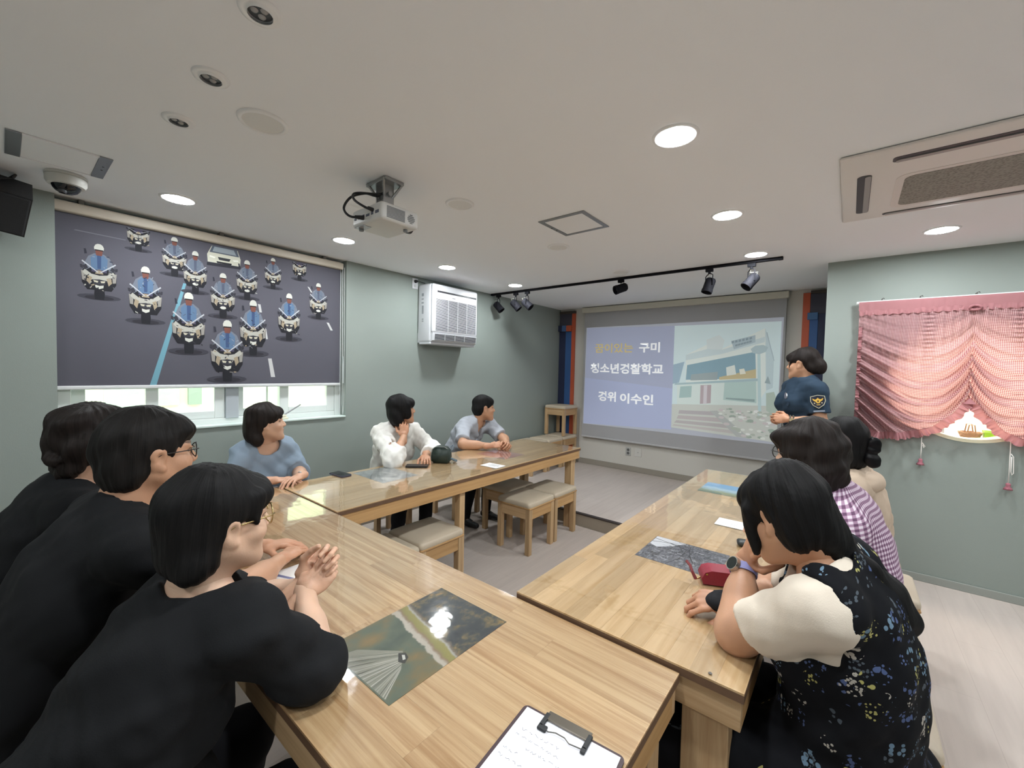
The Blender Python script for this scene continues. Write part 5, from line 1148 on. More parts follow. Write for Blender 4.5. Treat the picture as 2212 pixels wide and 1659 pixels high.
def hand_prims(wr, d, n, side, curl=.5, spread=.06, thumb=.6, sc=1.0, curls=None):
    """palm and five fingers. d: wrist to knuckles, n: back of the hand, side: +1 right hand, -1 left"""
    d = nrm(d); n = nrm(A3(n)-d*(A3(n)@d)); x = np.cross(n, d)*side      # x points to the thumb side
    wr = A3(wr); W = lambda a, b, c: wr+(x*a+d*b+n*c)*sc
    p = [cap(W(0,-.05,0), W(0,.012,0), .024*sc, .0245*sc, .01), ell(W(-.002,.048,0), (.036*sc,.046*sc,.0135*sc), np.stack([x, d, n]), .012), ell(W(.022,.030,-.006), (.014*sc,.030*sc,.013*sc), np.stack([nrm(x*.9+d*.4), nrm(d-.4*x), n]), .012)]
    base = [(.029,.086,.074),(.010,.092,.084),(-.010,.088,.077),(-.028,.078,.060)]; rad = [.0088,.0092,.0088,.0077]
    for i, (bx, by, L) in enumerate(base):
        c = (curls[i] if curls else curl); P0 = W(bx, by-.016, .001); ang = 0; dirn = nrm(d+x*(bx/.03)*spread)
        p0 = P0
        for j, (fr, bend) in enumerate(((.20,0),(.42,.85),(.32,1.05),(.24,.7))):
            ang += bend*c*1.15; v = dirn*math.cos(ang)-n*math.sin(ang); p1 = p0+v*L*fr*sc*(1.15 if j else 1.0); r = rad[i]*(1-.08*j)*sc
            p.append(cap(p0, p1, r*1.02, r*.94, .0035 if j else .008)); p0 = p1
    t0 = W(.026,.020,-.006); v1 = nrm(x*.75+d*.75-n*(.25+.3*thumb)); t1 = t0+v1*.040*sc; v2 = nrm(x*(.45-.5*thumb)+d*.9-n*(.2+.55*thumb)); t2 = t1+v2*.032*sc; v3 = nrm(v2-x*.25*thumb-n*.25*thumb); t3 = t2+v3*.024*sc
    p += [cap(t0, t1, .0125*sc, .0105*sc, .010), cap(t1, t2, .0105*sc, .0095*sc, .004), cap(t2, t3, .0095*sc, .0078*sc, .003)]
    return p
class Body:
    """joints of one figure; shells of trunk and limbs can be inflated for clothing"""
    def __init__(s, **k):
        s.__dict__.update(k); g = lambda n: A3(getattr(s, n))
        s.lat = nrm(g('shR')-g('shL')); s.up = nrm(g('nb')-g('pel')); s.fw = nrm(np.cross(s.up, s.lat)); s.up2 = np.cross(s.lat, s.fw)
        s.F = np.stack([s.lat, s.fw, s.up2]); s.w = getattr(s, 'w', 1.0)
    def trunk(s, e=0, k=.05):
        pel, ch, nb, shR, shL = map(A3, (s.pel, s.chest, s.nb, s.shR, s.shL)); w = s.w; mid = (pel+ch)/2; st = getattr(s, 'stout', 1.0)
        ul = nrm(ch-pel); Fl = np.stack([s.lat, nrm(np.cross(ul, s.lat)), ul]); uh = nrm(nb-ch); Fh = np.stack([s.lat, nrm(np.cross(uh, s.lat)), uh])
        p = [ell(pel, (.170*w*st+e,.125*w*st+e,.12+e), Fl, k), ell(mid, (.145*w*st+e,.110*w*st+e,.17+e), Fl, k), ell(ch, (.158*w+e,.108*w+e,.17+e), Fh, k), cap(shR-s.lat*.03, shL+s.lat*.03, .052*w+e, None, k), ell((nb+ch)/2, (.135*w+e,.085*w+e,.12+e), Fh, k)]
        for sh in (shR, shL): p.append(cap(nb+uh*.0, sh, .042*w+e, .046*w+e, .05))
        if getattr(s, 'bust', 0):
            for q in (-1,1): p.append(ell(ch+Fh[1]*(.085*w)+s.lat*q*.070-uh*.02, (.062+e,.055*s.bust+e,.065+e), Fh, .05))
        return p
    def arm(s, sd, e=0, t0=0, t1=2, k=.03, flare=0):
        sh, el, wr = (A3(getattr(s, n+sd)) for n in ('sh','el','wr')); w = s.w; p = []; ra = getattr(s, 'arm_r', 1.0)
        R = [.050*w*ra, .041*w*ra, .040*w*ra, .0255*ra]
        if t0 < 1: a, b = t0, min(1, t1); p.append(cap(sh+(el-sh)*a, sh+(el-sh)*b, R[0]+(R[1]-R[0])*a+e+flare*a, R[0]+(R[1]-R[0])*b+e+flare*b, k))
        if t1 > 1:
            a, b = max(0, t0-1), t1-1; p.append(cap(el+(wr-el)*a, el+(wr-el)*b, R[2]+(R[3]-R[2])*a+e+flare*a, R[2]+(R[3]-R[2])*b+e+flare*b, k))
            p.append(cap(el+(wr-el)*.05, el+(wr-el)*min(.5,b), .042*w*ra+e, .036*w*ra+e, k))
        return p
    def legs(s, e=0, k=.03):
        p = []
        for sd in 'RL':
            hp, kn, an = (A3(getattr(s, n+sd)) for n in ('hip','kn','an')); p += [cap(hp, kn, .085*s.w+e, .060*s.w+e, k), cap(kn, an, .058*s.w+e, .040*s.w+e, k)]
        return p
    def feet(s):
        p = []
        for sd in 'RL':
            an = A3(getattr(s, 'an'+sd)); d = getattr(s, 'toe', s.fw); d = nrm(A3((d[0],d[1],0))); p += [cap(an-A3((0,0,.03)), an+d*.06-A3((0,0,.045)), .038, .034, .02), cap(an-d*.03-A3((0,0,.045)), an+d*.15-A3((0,0,.050)), .034, .026, .02)]
        return p
    def sit(s, fw, seat=.43, kx=.40, spread=.10, floor=0.0):
        """thighs level on the seat, shins down to the floor"""
        fw = nrm(A3((fw[0],fw[1],0))); lt = np.cross(fw, (0,0,1)); pel = A3(s.pel)
        for sd, q in (('R',1),('L',-1)):
            h_ = pel+lt*q*.085; h_[2] = seat+.085; kn = pel+lt*q*(.085+spread*.4)+fw*kx; kn[2] = seat+.065; an = kn-fw*.06+lt*q*.02; an[2] = floor+.085
            setattr(s, 'hip'+sd, h_); setattr(s, 'kn'+sd, kn); setattr(s, 'an'+sd, an)
        s.toe = fw
def hair_obj(H, prims, name, m, parent, origin, h=.0045, seed=1, amp=.003, fine=.002, flow=(0,0,-1), wav=0):
    """hair cap grown from head shapes, combed into strands by ridges running along the flow"""
    def warp(X, Y, Z):
        F, c, s = H.F, H.c, H.s
        lx = ((X-c[0])*F[0,0]+(Y-c[1])*F[0,1]+(Z-c[2])*F[0,2])/s; ly = ((X-c[0])*F[1,0]+(Y-c[1])*F[1,1]+(Z-c[2])*F[1,2])/s; lz = ((X-c[0])*F[2,0]+(Y-c[1])*F[2,1]+(Z-c[2])*F[2,2])/s
        az = np.arctan2(lx, -ly-.02); r = np.random.RandomState(seed); q = 0
        for f_, a_ in ((17,1),(29,.8),(47,.6)): q = q+a_*np.sin(az*f_+r.uniform(0,6)+wav*np.sin(lz*60+r.uniform(0,6))+lz*r.uniform(-30,30))
        q2 = np.sin(lz*55+3*np.sin(az*4)+r.uniform(0,6))*np.sin(az*7+lz*20)
        return amp*(.5*q/1.6+wav*q2)+waves(seed+3, .10, fine)(X, Y, Z)
    V, Q = grow(prims, h, warp); V = lap(V, Q, 1, .4); L = H.loc(V); az = np.arctan2(L[:,0], -L[:,1]-.02)
    tc = np.stack([az*.085, L[:,2], L[:,1]], 1)
    return to_obj([(V, Q, 0)], name, [m], parent, origin, tc=tc)
def glasses(H, parent, origin, m, lensr=.023, round_=True, half_frame=False):
    q = MB(); g = []
    for s in (-1,1):
        n = 26; P = []
        for k in range(n):
            a = 2*math.pi*k/n; ex = math.cos(a); ey = math.sin(a)
            if not round_: ex = math.copysign(abs(ex)**.7, ex); ey = math.copysign(abs(ey)**.7, ey)*.8
            P.append(H.w((s*.034+lensr*ex*1.05, .103-.006*abs(ex*s+.0)+(-.004 if ex*s > 0 else 0), .001+lensr*ey))-origin)
        q.tube(P, .0017, n=6, closed=True); g.append(P)
        q.tube([H.w((s*.058,.098,.008))-origin, H.w((s*.070,.080,.008))-origin, H.w((s*.082,.0,.004))-origin, H.w((s*.080,-.020,-.008))-origin], .0017, n=6)
    q.tube([H.w((-.011,.105,.005))-origin, H.w((0,.108,.008))-origin, H.w((.011,.105,.005))-origin], .0015, n=6)
    o = q.build('glasses', m, parent, smooth=True)
    for P in g:
        l_ = MB(); l_.add(P, [tuple(range(len(P)))]); l_.build('spectacle_lens', M_glass, o)
    return o
M_frm = mat('spectacle_dark', (40,38,38), .3, .3); M_gold = mat('spectacle_gold', (190,170,120), .25, .9)
def person(label, H, B, skin, hands, group=None):
    """root empty at the floor, one continuous body; clothes and hair are added as children"""
    o = A3((B.pel[0], B.pel[1], B.floor if hasattr(B, 'floor') else 0)); t = thing('person', label, 'person', tuple(o))
    nk = A3(B.nb)
    V1, Q1 = grow(B.trunk(-.012)+B.arm('R', 0)+B.arm('L', 0)+(B.legs(-.012)+B.feet() if hasattr(B, 'kneeless') is False else [])+[cap(nk-A3(B.up)*.02, H.w((0,-.030,-.055)), .054, .050, .03)], .0105)
    V2, Q2 = grow(head_prims(H, nk-A3(B.up)*.01, getattr(B, 'rn', .052)), getattr(B, 'hres', .0045))
    parts = [(lap(V1, Q1, 2), Q1, 0), (lap(V2, Q2, 1, .35), Q2, 0)]; cols = [np.ones((len(V1),3)), face_tint(H, V2)]
    for hp in hands:
        V, Q = grow(hp, getattr(B, 'fres', .0034)); parts.append((lap(V, Q, 1, .3), Q, 0)); cc = np.ones((len(V),3)); cc[:,1] *= .93; cc[:,2] *= .9; cols.append(cc)
    to_obj(parts, 'body', [skin], t, o, cols=np.concatenate(cols))
    return t, o
def garment(prims, name, m, t, o, h=.0065, seed=1, fold=.004, scale=.12, F=None, cuts=(), c0=None, stretch=(1,1,1), sm=2):
    wv = waves(seed, scale, fold, stretch); wv2 = waves(seed+9, scale*.45, fold*.35, stretch)
    V, Q = grow(list(prims)+list(cuts), h, lambda X, Y, Z: wv(X, Y, Z)+wv2(X, Y, Z)); V = lap(V, Q, sm, .4)
    tc = None
    if F is not None:
        L = (V-c0)@F.T; az = np.arctan2(L[:,0], L[:,1]); tc = np.stack([az*.17, L[:,2], L[:,1]], 1)
    return to_obj([(V, Q, 0)], name, [m], t, o, tc=tc)
# ================================================================== THE PEOPLE
M_blkc = cloth_mat('black_jersey', (24,25,27)); M_blk_t = cloth_mat('black_trousers', (20,20,23)); M_bluec = cloth_mat('pale_blue_knit', (136,152,168), bump=.35)
M_whtc = cloth_mat('white_blouse', (226,224,218)); M_greyc = cloth_mat('grey_shirt_cloth', (166,170,178)); M_navy = cloth_mat('uniform_blue', (42,58,74)); M_navyt = cloth_mat('uniform_trousers', (30,36,50)); M_beige = cloth_mat('beige_cotton', (196,176,156)); M_tee = cloth_mat('cream_tee', (222,210,194))
M_pg = gingham('lilac_gingham', (228,214,226), (170,138,162), (108,78,104), .015, attr='cloth', transl=0)
def floral():
    T = NT('floral_black'); a = T.n('ShaderNodeAttribute', attribute_name='cloth'); base = None
    T.b.inputs['Roughness'].default_value = .85; T.b.inputs['Specular IOR Level'].default_value = .15
    prev = None
    for sc, thr, pick, off in ((80,.44,.30,0.0),(150,.42,.40,5.0)):
        mp = T.n('ShaderNodeVectorMath', operation='ADD'); mp.inputs[1].default_value = (off,off,0); T.l(a.outputs['Vector'], mp.inputs[0])
        z0 = T.n('ShaderNodeVectorMath', operation='MULTIPLY'); z0.inputs[1].default_value = (1,1,0); T.l(mp.outputs[0], z0.inputs[0])
        vo = T.n('ShaderNodeTexVoronoi'); vo.inputs['Scale'].default_value = sc; T.l(z0.outputs[0], vo.inputs['Vector'])
        cl = T.n('ShaderNodeTexVoronoi'); cl.inputs['Scale'].default_value = 19; T.l(z0.outputs[0], cl.inputs['Vector'])
        sp = T.n('ShaderNodeSeparateColor'); T.l(vo.outputs['Color'], sp.inputs[0]); sc2 = T.n('ShaderNodeSeparateColor'); T.l(cl.outputs['Color'], sc2.inputs[0])
        lt = T.n('ShaderNodeMath', operation='LESS_THAN'); lt.inputs[1].default_value = thr; T.l(vo.outputs['Distance'], lt.inputs[0])
        gt = T.n('ShaderNodeMath', operation='GREATER_THAN'); gt.inputs[1].default_value = pick; T.l(sp.outputs[0], gt.inputs[0])
        nr = T.n('ShaderNodeMath', operation='LESS_THAN'); nr.inputs[1].default_value = .40; T.l(cl.outputs['Distance'], nr.inputs[0])
        m1 = T.n('ShaderNodeMath', operation='MULTIPLY'); T.l(lt.outputs[0], m1.inputs[0]); T.l(gt.outputs[0], m1.inputs[1])
        m2 = T.n('ShaderNodeMath', operation='MULTIPLY'); T.l(m1.outputs[0], m2.inputs[0]); T.l(nr.outputs[0], m2.inputs[1])
        cr = T.n('ShaderNodeValToRGB'); cr.color_ramp.interpolation = 'CONSTANT'; e = cr.color_ramp.elements
        while len(e) < 5: e.new(.5)
        for k, (p_, c_) in enumerate([(0,(168,162,100)),(.22,(104,128,148)),(.45,(78,86,94)),(.62,(176,170,160)),(.78,(78,92,130))]): e[k].position = p_; e[k].color = lin(c_)
        T.l(sc2.outputs[0], cr.inputs[0]); mx = T.n('ShaderNodeMix', data_type='RGBA'); T.l(m2.outputs[0], mx.inputs[0])
        if prev is None: mx.inputs[6].default_value = lin((18,19,23))
        else: T.l(prev.outputs[2], mx.inputs[6])
        T.l(cr.outputs[0], mx.inputs[7]); prev = mx
    T.l(prev.outputs[2], T.b.inputs['Base Color']); return T.m
M_flor = floral()
def cut_neck(B, H, r=.062, drop=.0, fwd=.02): return [cap(A3(B.nb)+A3(B.fw)*fwd-A3(B.up)*drop, H.w((0,-.01,-.10)), r, r*1.25, .012, sub=True)]
def cuff(B, sd, t, r=.082, L=.05):
    sh, el, wr = (A3(getattr(B, n+sd)) for n in ('sh','el','wr'))
    if t <= 1: a = sh+(el-sh)*t; d = nrm(el-sh)
    else: a = el+(wr-el)*(t-1); d = nrm(wr-el)
    return [disc_cut(a, d, L+.05, r)]
def trousers(B, t, o, m, seed, h=.010): return garment(B.trunk(.004)[:1]+B.legs(.008), 'trousers', m, t, o, h, seed, .003)
def shoes(B, t, o, m=None):
    F_ = B.feet()
    for k in (0,2): V, Q = grow(F_[k:k+2], .008); to_obj([(lap(V,Q,1),Q,0)], 'shoe', [m or mat('shoe_black', (24,24,26), .5)], t, o)
FWD, RGT = (0,1,0), (1,0,0)
def face_cut(H, w=.080, z=-.045, h=.105, y=.135, d=.082): return [H.ell((0,y,z),(w,d,h),.012,sub=True)]
def ear_cut(H, z=-.03, y=.02, r=(.035,.038,.052)): return [H.ell((s*.10,y,z),r,.012,sub=True) for s in (-1,1)]

# ---- woman with clasped hands (nearest on the left)
Hd = Head((-1.085,.305,1.150), (-.10,.99,-.06), (.06,.05,1), .95)
B = Body(pel=(-1.10,.0,.53), chest=(-1.10,.175,.82), nb=(-1.092,.272,.995), shR=(-.955,.320,.945), shL=(-1.25,.290,.950), elR=(-.930,.445,.803), elL=(-1.33,.44,.80), wrR=(-1.118,.512,.880), wrL=(-1.152,.522,.886), bust=.9, hres=.0036, fres=.0028, arm_r=1.05); B.sit(FWD)
hR = hand_prims(B.wrR, (-.02,.78,.62), (.8,-.30,.40), 1, curls=[1.02,1.08,1.12,1.15], thumb=.55, sc=.97); hL = hand_prims(A3(B.wrL)+A3((-.003,-.003,.006)), (.10,.80,.56), (-.8,.30,-.30), -1, curls=[.92,1.0,1.05,1.1], thumb=.75, sc=.97)
t, o = person('woman in black with round glasses and hands clasped on the near table', Hd, B, M_sk3, [hR, hL])
garment(B.trunk(.014)+B.arm('R',.020,0,1.16,flare=.006)+B.arm('L',.020,0,1.16,flare=.006)+[ell(A3(B.pel)+A3((0,.02,.04)),(.215,.175,.19),B.F,.06), ell(A3(B.pel)+A3((0,.12,.0)),(.20,.20,.12),None,.06)], 'black_top', M_blkc, t, o, .0058, 4, .005, .12, cuts=cut_neck(B,Hd,.068,.0,.045)+cuff(B,'R',1.13)+cuff(B,'L',1.13))
trousers(B, t, o, M_blk_t, 5); shoes(B, t, o)
hair_obj(Hd, [Hd.ell((0,-.022,.036),(.089,.108,.099)), Hd.ell((0,-.050,-.030),(.086,.068,.085),.03), Hd.cap((-.045,-.058,-.078),(.045,-.058,-.078),.042,None,.03), Hd.ell((0,.070,.052),(.066,.040,.040),.03), Hd.cap((.062,.052,.060),(.073,.050,-.005),.016,.006,.015), Hd.cap((-.062,.052,.060),(-.073,.050,-.005),.016,.006,.015)]+[Hd.ell((0,.155,-.050),(.095,.098,.092),.012,sub=True)]+[Hd.ell((s*.085,.022,-.052),(.035,.042,.062),.012,sub=True) for s in (-1,1)], 'hair', M_hk, t, o, .0042, 3)
glasses(Hd, t, o, M_gold, .024)
# ---- short haired person with dark framed glasses
Hd = Head((-1.623,.281,1.226), (-.14,.985,-.04), (.02,.0,1), 1.03)
B = Body(pel=(-1.70,-.06,.55), chest=(-1.64,.12,.87), nb=(-1.62,.218,1.065), shR=(-1.43,.215,1.0), shL=(-1.815,.20,1.01), elR=(-1.42,.46,.80), elL=(-1.84,.45,.80), wrR=(-1.55,.62,.80), wrL=(-1.72,.63,.80), w=1.10, rn=.060, hres=.004); B.sit(FWD)
t, o = person('short haired person in a black top and dark framed glasses at the near table', Hd, B, M_sk2, [hand_prims(B.wrR,(-.5,.8,0),(0,0,1),1,.35), hand_prims(B.wrL,(.5,.8,0),(0,0,1),-1,.35)])
garment(B.trunk(.016)+B.arm('R',.018,0,.8,flare=.01)+B.arm('L',.018,0,.8,flare=.01), 'black_top', M_blkc, t, o, .0075, 14, .004, .14, cuts=cut_neck(B,Hd,.070,.0,.02)+cuff(B,'R',.78)+cuff(B,'L',.78))
trousers(B, t, o, M_blk_t, 15, .012); shoes(B, t, o)
hair_obj(Hd, [Hd.ell((0,-.020,.040),(.088,.106,.098)), Hd.ell((0,-.060,-.030),(.082,.062,.080),.03), Hd.ell((0,.062,.066),(.064,.038,.036),.03)]+[Hd.ell((0,.150,-.055),(.10,.105,.108),.010,sub=True)]+[Hd.ell((s*.085,.012,-.055),(.030,.036,.056),.010,sub=True) for s in (-1,1)]+[Hd.ell((0,-.05,-.150),(.10,.10,.055),.01,sub=True)], 'hair', M_hb, t, o, .0045, 8, .0035, .004, wav=.3)
glasses(Hd, t, o, M_frm, .022, True)
# ---- person with curly pinned up hair, far left
Hd = Head((-2.105,.215,1.205), (-.34,.94,-.02), (0,0,1), 1.0)
B = Body(pel=(-2.15,-.08,.55), chest=(-2.13,.08,.87), nb=(-2.12,.16,1.055), shR=(-1.935,.145,.99), shL=(-2.31,.14,.99), elR=(-1.93,.42,.79), elL=(-2.36,.40,.79), wrR=(-2.05,.58,.80), wrL=(-2.22,.60,.80), w=1.05, bust=.8); B.sit(FWD)
t, o = person('person in black with curly pinned up hair at the far left', Hd, B, M_sk1, [hand_prims(B.wrR,(-.5,.8,0),(0,0,1),1,.35), hand_prims(B.wrL,(.5,.8,0),(0,0,1),-1,.35)])
garment(B.trunk(.016)+B.arm('R',.018,0,.9)+B.arm('L',.018,0,.9), 'black_top', M_blkc, t, o, .008, 24, .004, .14, cuts=cut_neck(B,Hd,.064,.0,.02)+cuff(B,'R',.88)+cuff(B,'L',.88))
trousers(B, t, o, M_blk_t, 25, .012); shoes(B, t, o)
hair_obj(Hd, [Hd.ell((0,-.025,.038),(.092,.112,.102)), Hd.ell((0,-.060,-.020),(.078,.062,.070),.03), Hd.ell((.01,-.118,-.045),(.036,.030,.028),.015), Hd.ell((0,-.080,-.085),(.055,.034,.036),.02), Hd.ell((0,.062,.062),(.066,.040,.040),.03)]+[Hd.ell((0,.150,-.055),(.10,.10,.105),.010,sub=True)]+[Hd.ell((s*.088,.012,-.055),(.030,.036,.056),.010,sub=True) for s in (-1,1)], 'hair', M_hbr, t, o, .0045, 12, .0045, .006, wav=.7)

# ---- woman in a pale blue top by the window
Hd = Head((-2.93,1.085,1.118), (.30,.95,.06), (0,0,1), .95)
B = Body(pel=(-3.07,1.10,.53), chest=(-3.02,1.10,.80), nb=(-2.98,1.10,.975), shR=(-2.99,.960,.925), shL=(-2.99,1.240,.925), elR=(-2.90,.90,.76), elL=(-2.88,1.275,.76), wrR=(-2.70,1.04,.788), wrL=(-2.675,1.185,.790), w=.90, bust=1.1, stout=1.05, hres=.005); B.sit(RGT)
t, o = person('woman in a pale blue top with a dark bob, seated below the window', Hd, B, M_sk1, [hand_prims(B.wrR,(.35,.9,-.02),(.1,0,1),1,.3), hand_prims(B.wrL,(.5,-.8,0),(0,0,1),-1,.4)])
garment(B.trunk(.016)+B.arm('R',.018,0,1.15,flare=.004)+B.arm('L',.018,0,1.15,flare=.004), 'blue_top', M_bluec, t, o, .007, 33, .006, .12, cuts=cut_neck(B,Hd,.070,.0,.03)+cuff(B,'R',1.12)+cuff(B,'L',1.12))
trousers(B, t, o, M_blk_t, 34, .012); shoes(B, t, o)
q = MB(); q.tube([tuple(A3(B.wrL)-o+A3((.030*math.cos(a)*.2,.010*math.cos(a),.030*math.sin(a)))) for a in [2*math.pi*k/16 for k in range(16)]],.004,n=6,closed=True); q.build('wrist_watch', mat('watch_steel', (200,204,204), .2, .8), t, smooth=True)
hair_obj(Hd, [Hd.ell((0,-.022,.036),(.092,.112,.102)), Hd.ell((0,-.070,-.040),(.090,.070,.085),.03), Hd.cap((-.05,-.065,-.105),(.05,-.065,-.105),.044,None,.03), Hd.ell((0,.068,.058),(.064,.040,.038),.03), Hd.cap((.055,.08,.05),(.035,.105,.02),.010,.004,.01)]+[Hd.ell((0,.155,-.045),(.10,.102,.098),.010,sub=True)]+[Hd.ell((s*.090,.025,-.055),(.035,.040,.062),.010,sub=True) for s in (-1,1)], 'hair', M_hbr, t, o, .005, 16, .0035, .005, wav=.35)

# ---- woman in a white blouse
Hd = Head((-2.88,2.10,1.148), (.42,.90,.05), (0,0,1), .95)
B = Body(pel=(-3.11,2.12,.53), chest=(-3.02,2.12,.82), nb=(-2.94,2.11,.998), shR=(-2.955,1.955,.945), shL=(-2.965,2.275,.940), elR=(-2.61,1.835,.800), elL=(-2.73,2.31,.80), wrR=(-2.755,2.035,.945), wrL=(-2.565,2.10,.805), w=.98, bust=1.0, hres=.005); B.sit(RGT)
t, o = person('woman in a white blouse with a black bob resting her chin on her hand', Hd, B, M_sk2, [hand_prims(B.wrR,(-.35,.25,.9),(.75,-.45,.2),1,.55), hand_prims(B.wrL,(.75,-.55,-.12),(.1,0,1),-1,.35)])
garment(B.trunk(.020)+B.arm('R',.026,0,1.42,flare=.006)+B.arm('L',.024,0,1.72,flare=.004), 'white_blouse', M_whtc, t, o, .0065, 43, .0055, .11, cuts=cut_neck(B,Hd,.066,.0,.03)+cuff(B,'R',1.40)+cuff(B,'L',1.70)+[ell(A3(B.nb)+A3(B.fw)*.10-A3(B.up)*.085,(.040,.075,.120),B.F,.012,sub=True)])
trousers(B, t, o, M_blk_t, 44, .010); shoes(B, t, o)
hair_obj(Hd, [Hd.ell((0,-.022,.034),(.094,.112,.102)), Hd.ell((0,-.050,-.040),(.096,.080,.085),.03), Hd.cap((-.055,-.045,-.100),(.055,-.045,-.100),.046,None,.03), Hd.ell((0,.072,.048),(.070,.042,.044),.03)]+[Hd.ell((s*.078,.030,-.020),(.020,.040,.070),.02) for s in (-1,1)]+[Hd.ell((0,.165,-.060),(.078,.100,.090),.010,sub=True)], 'hair', M_hk, t, o, .005, 17, .002, .003)

# ---- man in a grey shirt
Hd = Head((-2.835,3.055,1.108), (.50,.86,-.03), (.05,.12,1), 1.0)
B = Body(pel=(-3.13,2.92,.53), chest=(-2.99,2.96,.80), nb=(-2.895,3.01,.965), shR=(-2.905,2.845,.915), shL=(-2.885,3.190,.915), elR=(-2.725,2.660,.800), elL=(-2.65,3.16,.80), wrR=(-2.50,2.800,.802), wrL=(-2.455,2.965,.805), w=1.0, hres=.005); B.sit(RGT)
t, o = person('man in a grey short sleeved shirt leaning on the window side table', Hd, B, M_sk2, [hand_prims(B.wrR,(.55,.8,.12),(.5,-.3,.8),1,.8,thumb=.8), hand_prims(B.wrL,(.75,-.55,.12),(.45,.5,.75),-1,.85,thumb=.8)])
garment(B.trunk(.018)+B.arm('R',.018,0,.80,flare=.012)+B.arm('L',.018,0,.80,flare=.012), 'grey_shirt', M_greyc, t, o, .007, 53, .005, .11, cuts=cut_neck(B,Hd,.066,.0,.02)+cuff(B,'R',.78)+cuff(B,'L',.78)+[ell(A3(B.nb)+A3(B.fw)*.10-A3(B.up)*.06,(.022,.06,.08),B.F,.01,sub=True)])
q = MB(); cN = A3(B.nb)+A3(B.fw)*.012+A3(B.up)*.015
P_ = [tuple(cN-o+(A3(B.lat)*math.cos(a)*.068+A3(B.fw)*math.sin(a)*.070-A3(B.up)*(.03*math.sin(a)))) for a in [math.radians(-235+290*k/24) for k in range(25)]]
for a_, b_ in zip(P_, P_[1:]):
    u_ = np.array(B.up)*.030; qa, qb = np.array(a_), np.array(b_); off = lambda p: (p-(cN-o))*.12-np.array(B.up)*.012
    q.add([qa+u_*.6, qb+u_*.6, qb+off(qb)-u_*.35, qa+off(qa)-u_*.35], [(0,1,2,3)])
q.build('collar', M_greyc, t, smooth=True); trousers(B, t, o, M_blk_t, 54, .010); shoes(B, t, o)
hair_obj(Hd, [Hd.ell((0,-.020,.038),(.085,.104,.095)), Hd.ell((0,-.055,-.020),(.078,.062,.075),.03), Hd.ell((0,.058,.068),(.062,.040,.034),.03)]+[Hd.ell((0,.150,-.055),(.11,.112,.108),.008,sub=True)]+[Hd.ell((s*.085,.008,-.050),(.028,.034,.050),.008,sub=True) for s in (-1,1)]+[Hd.ell((0,-.05,-.145),(.10,.10,.060),.01,sub=True)], 'hair', M_hk, t, o, .0048, 18, .002, .002)

# ---- police officer standing on the platform
Hd = Head((-.295,4.03,1.600), (-.93,.30,-.06), (0,0,1), .97)
B = Body(pel=(-.265,4.03,1.00), chest=(-.290,4.02,1.29), nb=(-.275,4.03,1.455), shR=(-.365,4.165,1.395), shL=(-.185,3.885,1.390), elR=(-.42,4.14,1.15), elL=(-.150,3.845,1.150), wrR=(-.43,3.94,1.16), wrL=(-.352,3.800,1.165), w=.98, bust=1.0, hres=.005, floor=ZP)
for sd, y in (('R',4.13),('L',3.95)): setattr(B,'hip'+sd,(-.265,y,.98)); setattr(B,'kn'+sd,(-.275,y,.58)); setattr(B,'an'+sd,(-.25,y,ZP+.085))
B.toe = A3((-.9,-.2,0))
t, o = person('police officer in a dark blue uniform standing beside the screen', Hd, B, M_sk2, [hand_prims(B.wrL,(-.95,.1,.05),(-.2,-.9,.3),-1,.8,thumb=.6), hand_prims(B.wrR,(-.35,-.9,.05),(-.8,.2,.4),1,.8)])
garment(B.trunk(.016)+B.arm('R',.018,0,.72,flare=.012)+B.arm('L',.018,0,.72,flare=.012), 'uniform_shirt', M_navy, t, o, .0065, 63, .004, .12, cuts=cut_neck(B,Hd,.060,.0,.02)+cuff(B,'R',.70)+cuff(B,'L',.70)+[half(A3(B.pel)-A3((0,0,.06)),(0,0,-1),.4,.004)])
q = MB(); cN = A3(B.nb)+A3(B.fw)*.01+A3(B.up)*.005
P_ = [tuple(cN-o+(A3(B.lat)*math.cos(a)*.066+A3(B.fw)*math.sin(a)*.070-A3(B.up)*(.03*math.sin(a)))) for a in [math.radians(-240+300*k/24) for k in range(25)]]
for a_, b_ in zip(P_, P_[1:]):
    u_ = np.array(B.up)*.045; qa, qb = np.array(a_), np.array(b_); off = lambda p: (p-(cN-o))*.22-np.array(B.up)*.012
    q.add([qa+u_*.7, qb+u_*.7, qb+off(qb)-u_*.3, qa+off(qa)-u_*.3], [(0,1,2,3)])
q.build('collar', M_navy, t, smooth=True)
V, Q = grow([ell(A3(B.pel),(.172,.130,.13),B.F,.04)]+B.legs(.010), .010); to_obj([(lap(V,Q,2),Q,0)], 'uniform_trousers', [M_navyt], t, o); shoes(B, t, o)
hair_obj(Hd, [Hd.ell((0,-.022,.038),(.088,.108,.097)), Hd.ell((0,-.080,-.020),(.070,.070,.070),.03), Hd.ell((0,-.125,-.040),(.052,.045,.055),.03), Hd.ell((0,.066,.050),(.066,.044,.044),.03), Hd.cap((.066,.055,.03),(.066,.068,-.03),.014,.006,.015), Hd.cap((-.066,.055,.03),(-.066,.068,-.03),.014,.006,.015)]+[Hd.ell((0,.160,-.060),(.09,.100,.092),.010,sub=True)]+[Hd.ell((s*.088,.020,-.052),(.032,.040,.056),.010,sub=True) for s in (-1,1)], 'hair', M_hbr, t, o, .005, 19, .0025, .003)
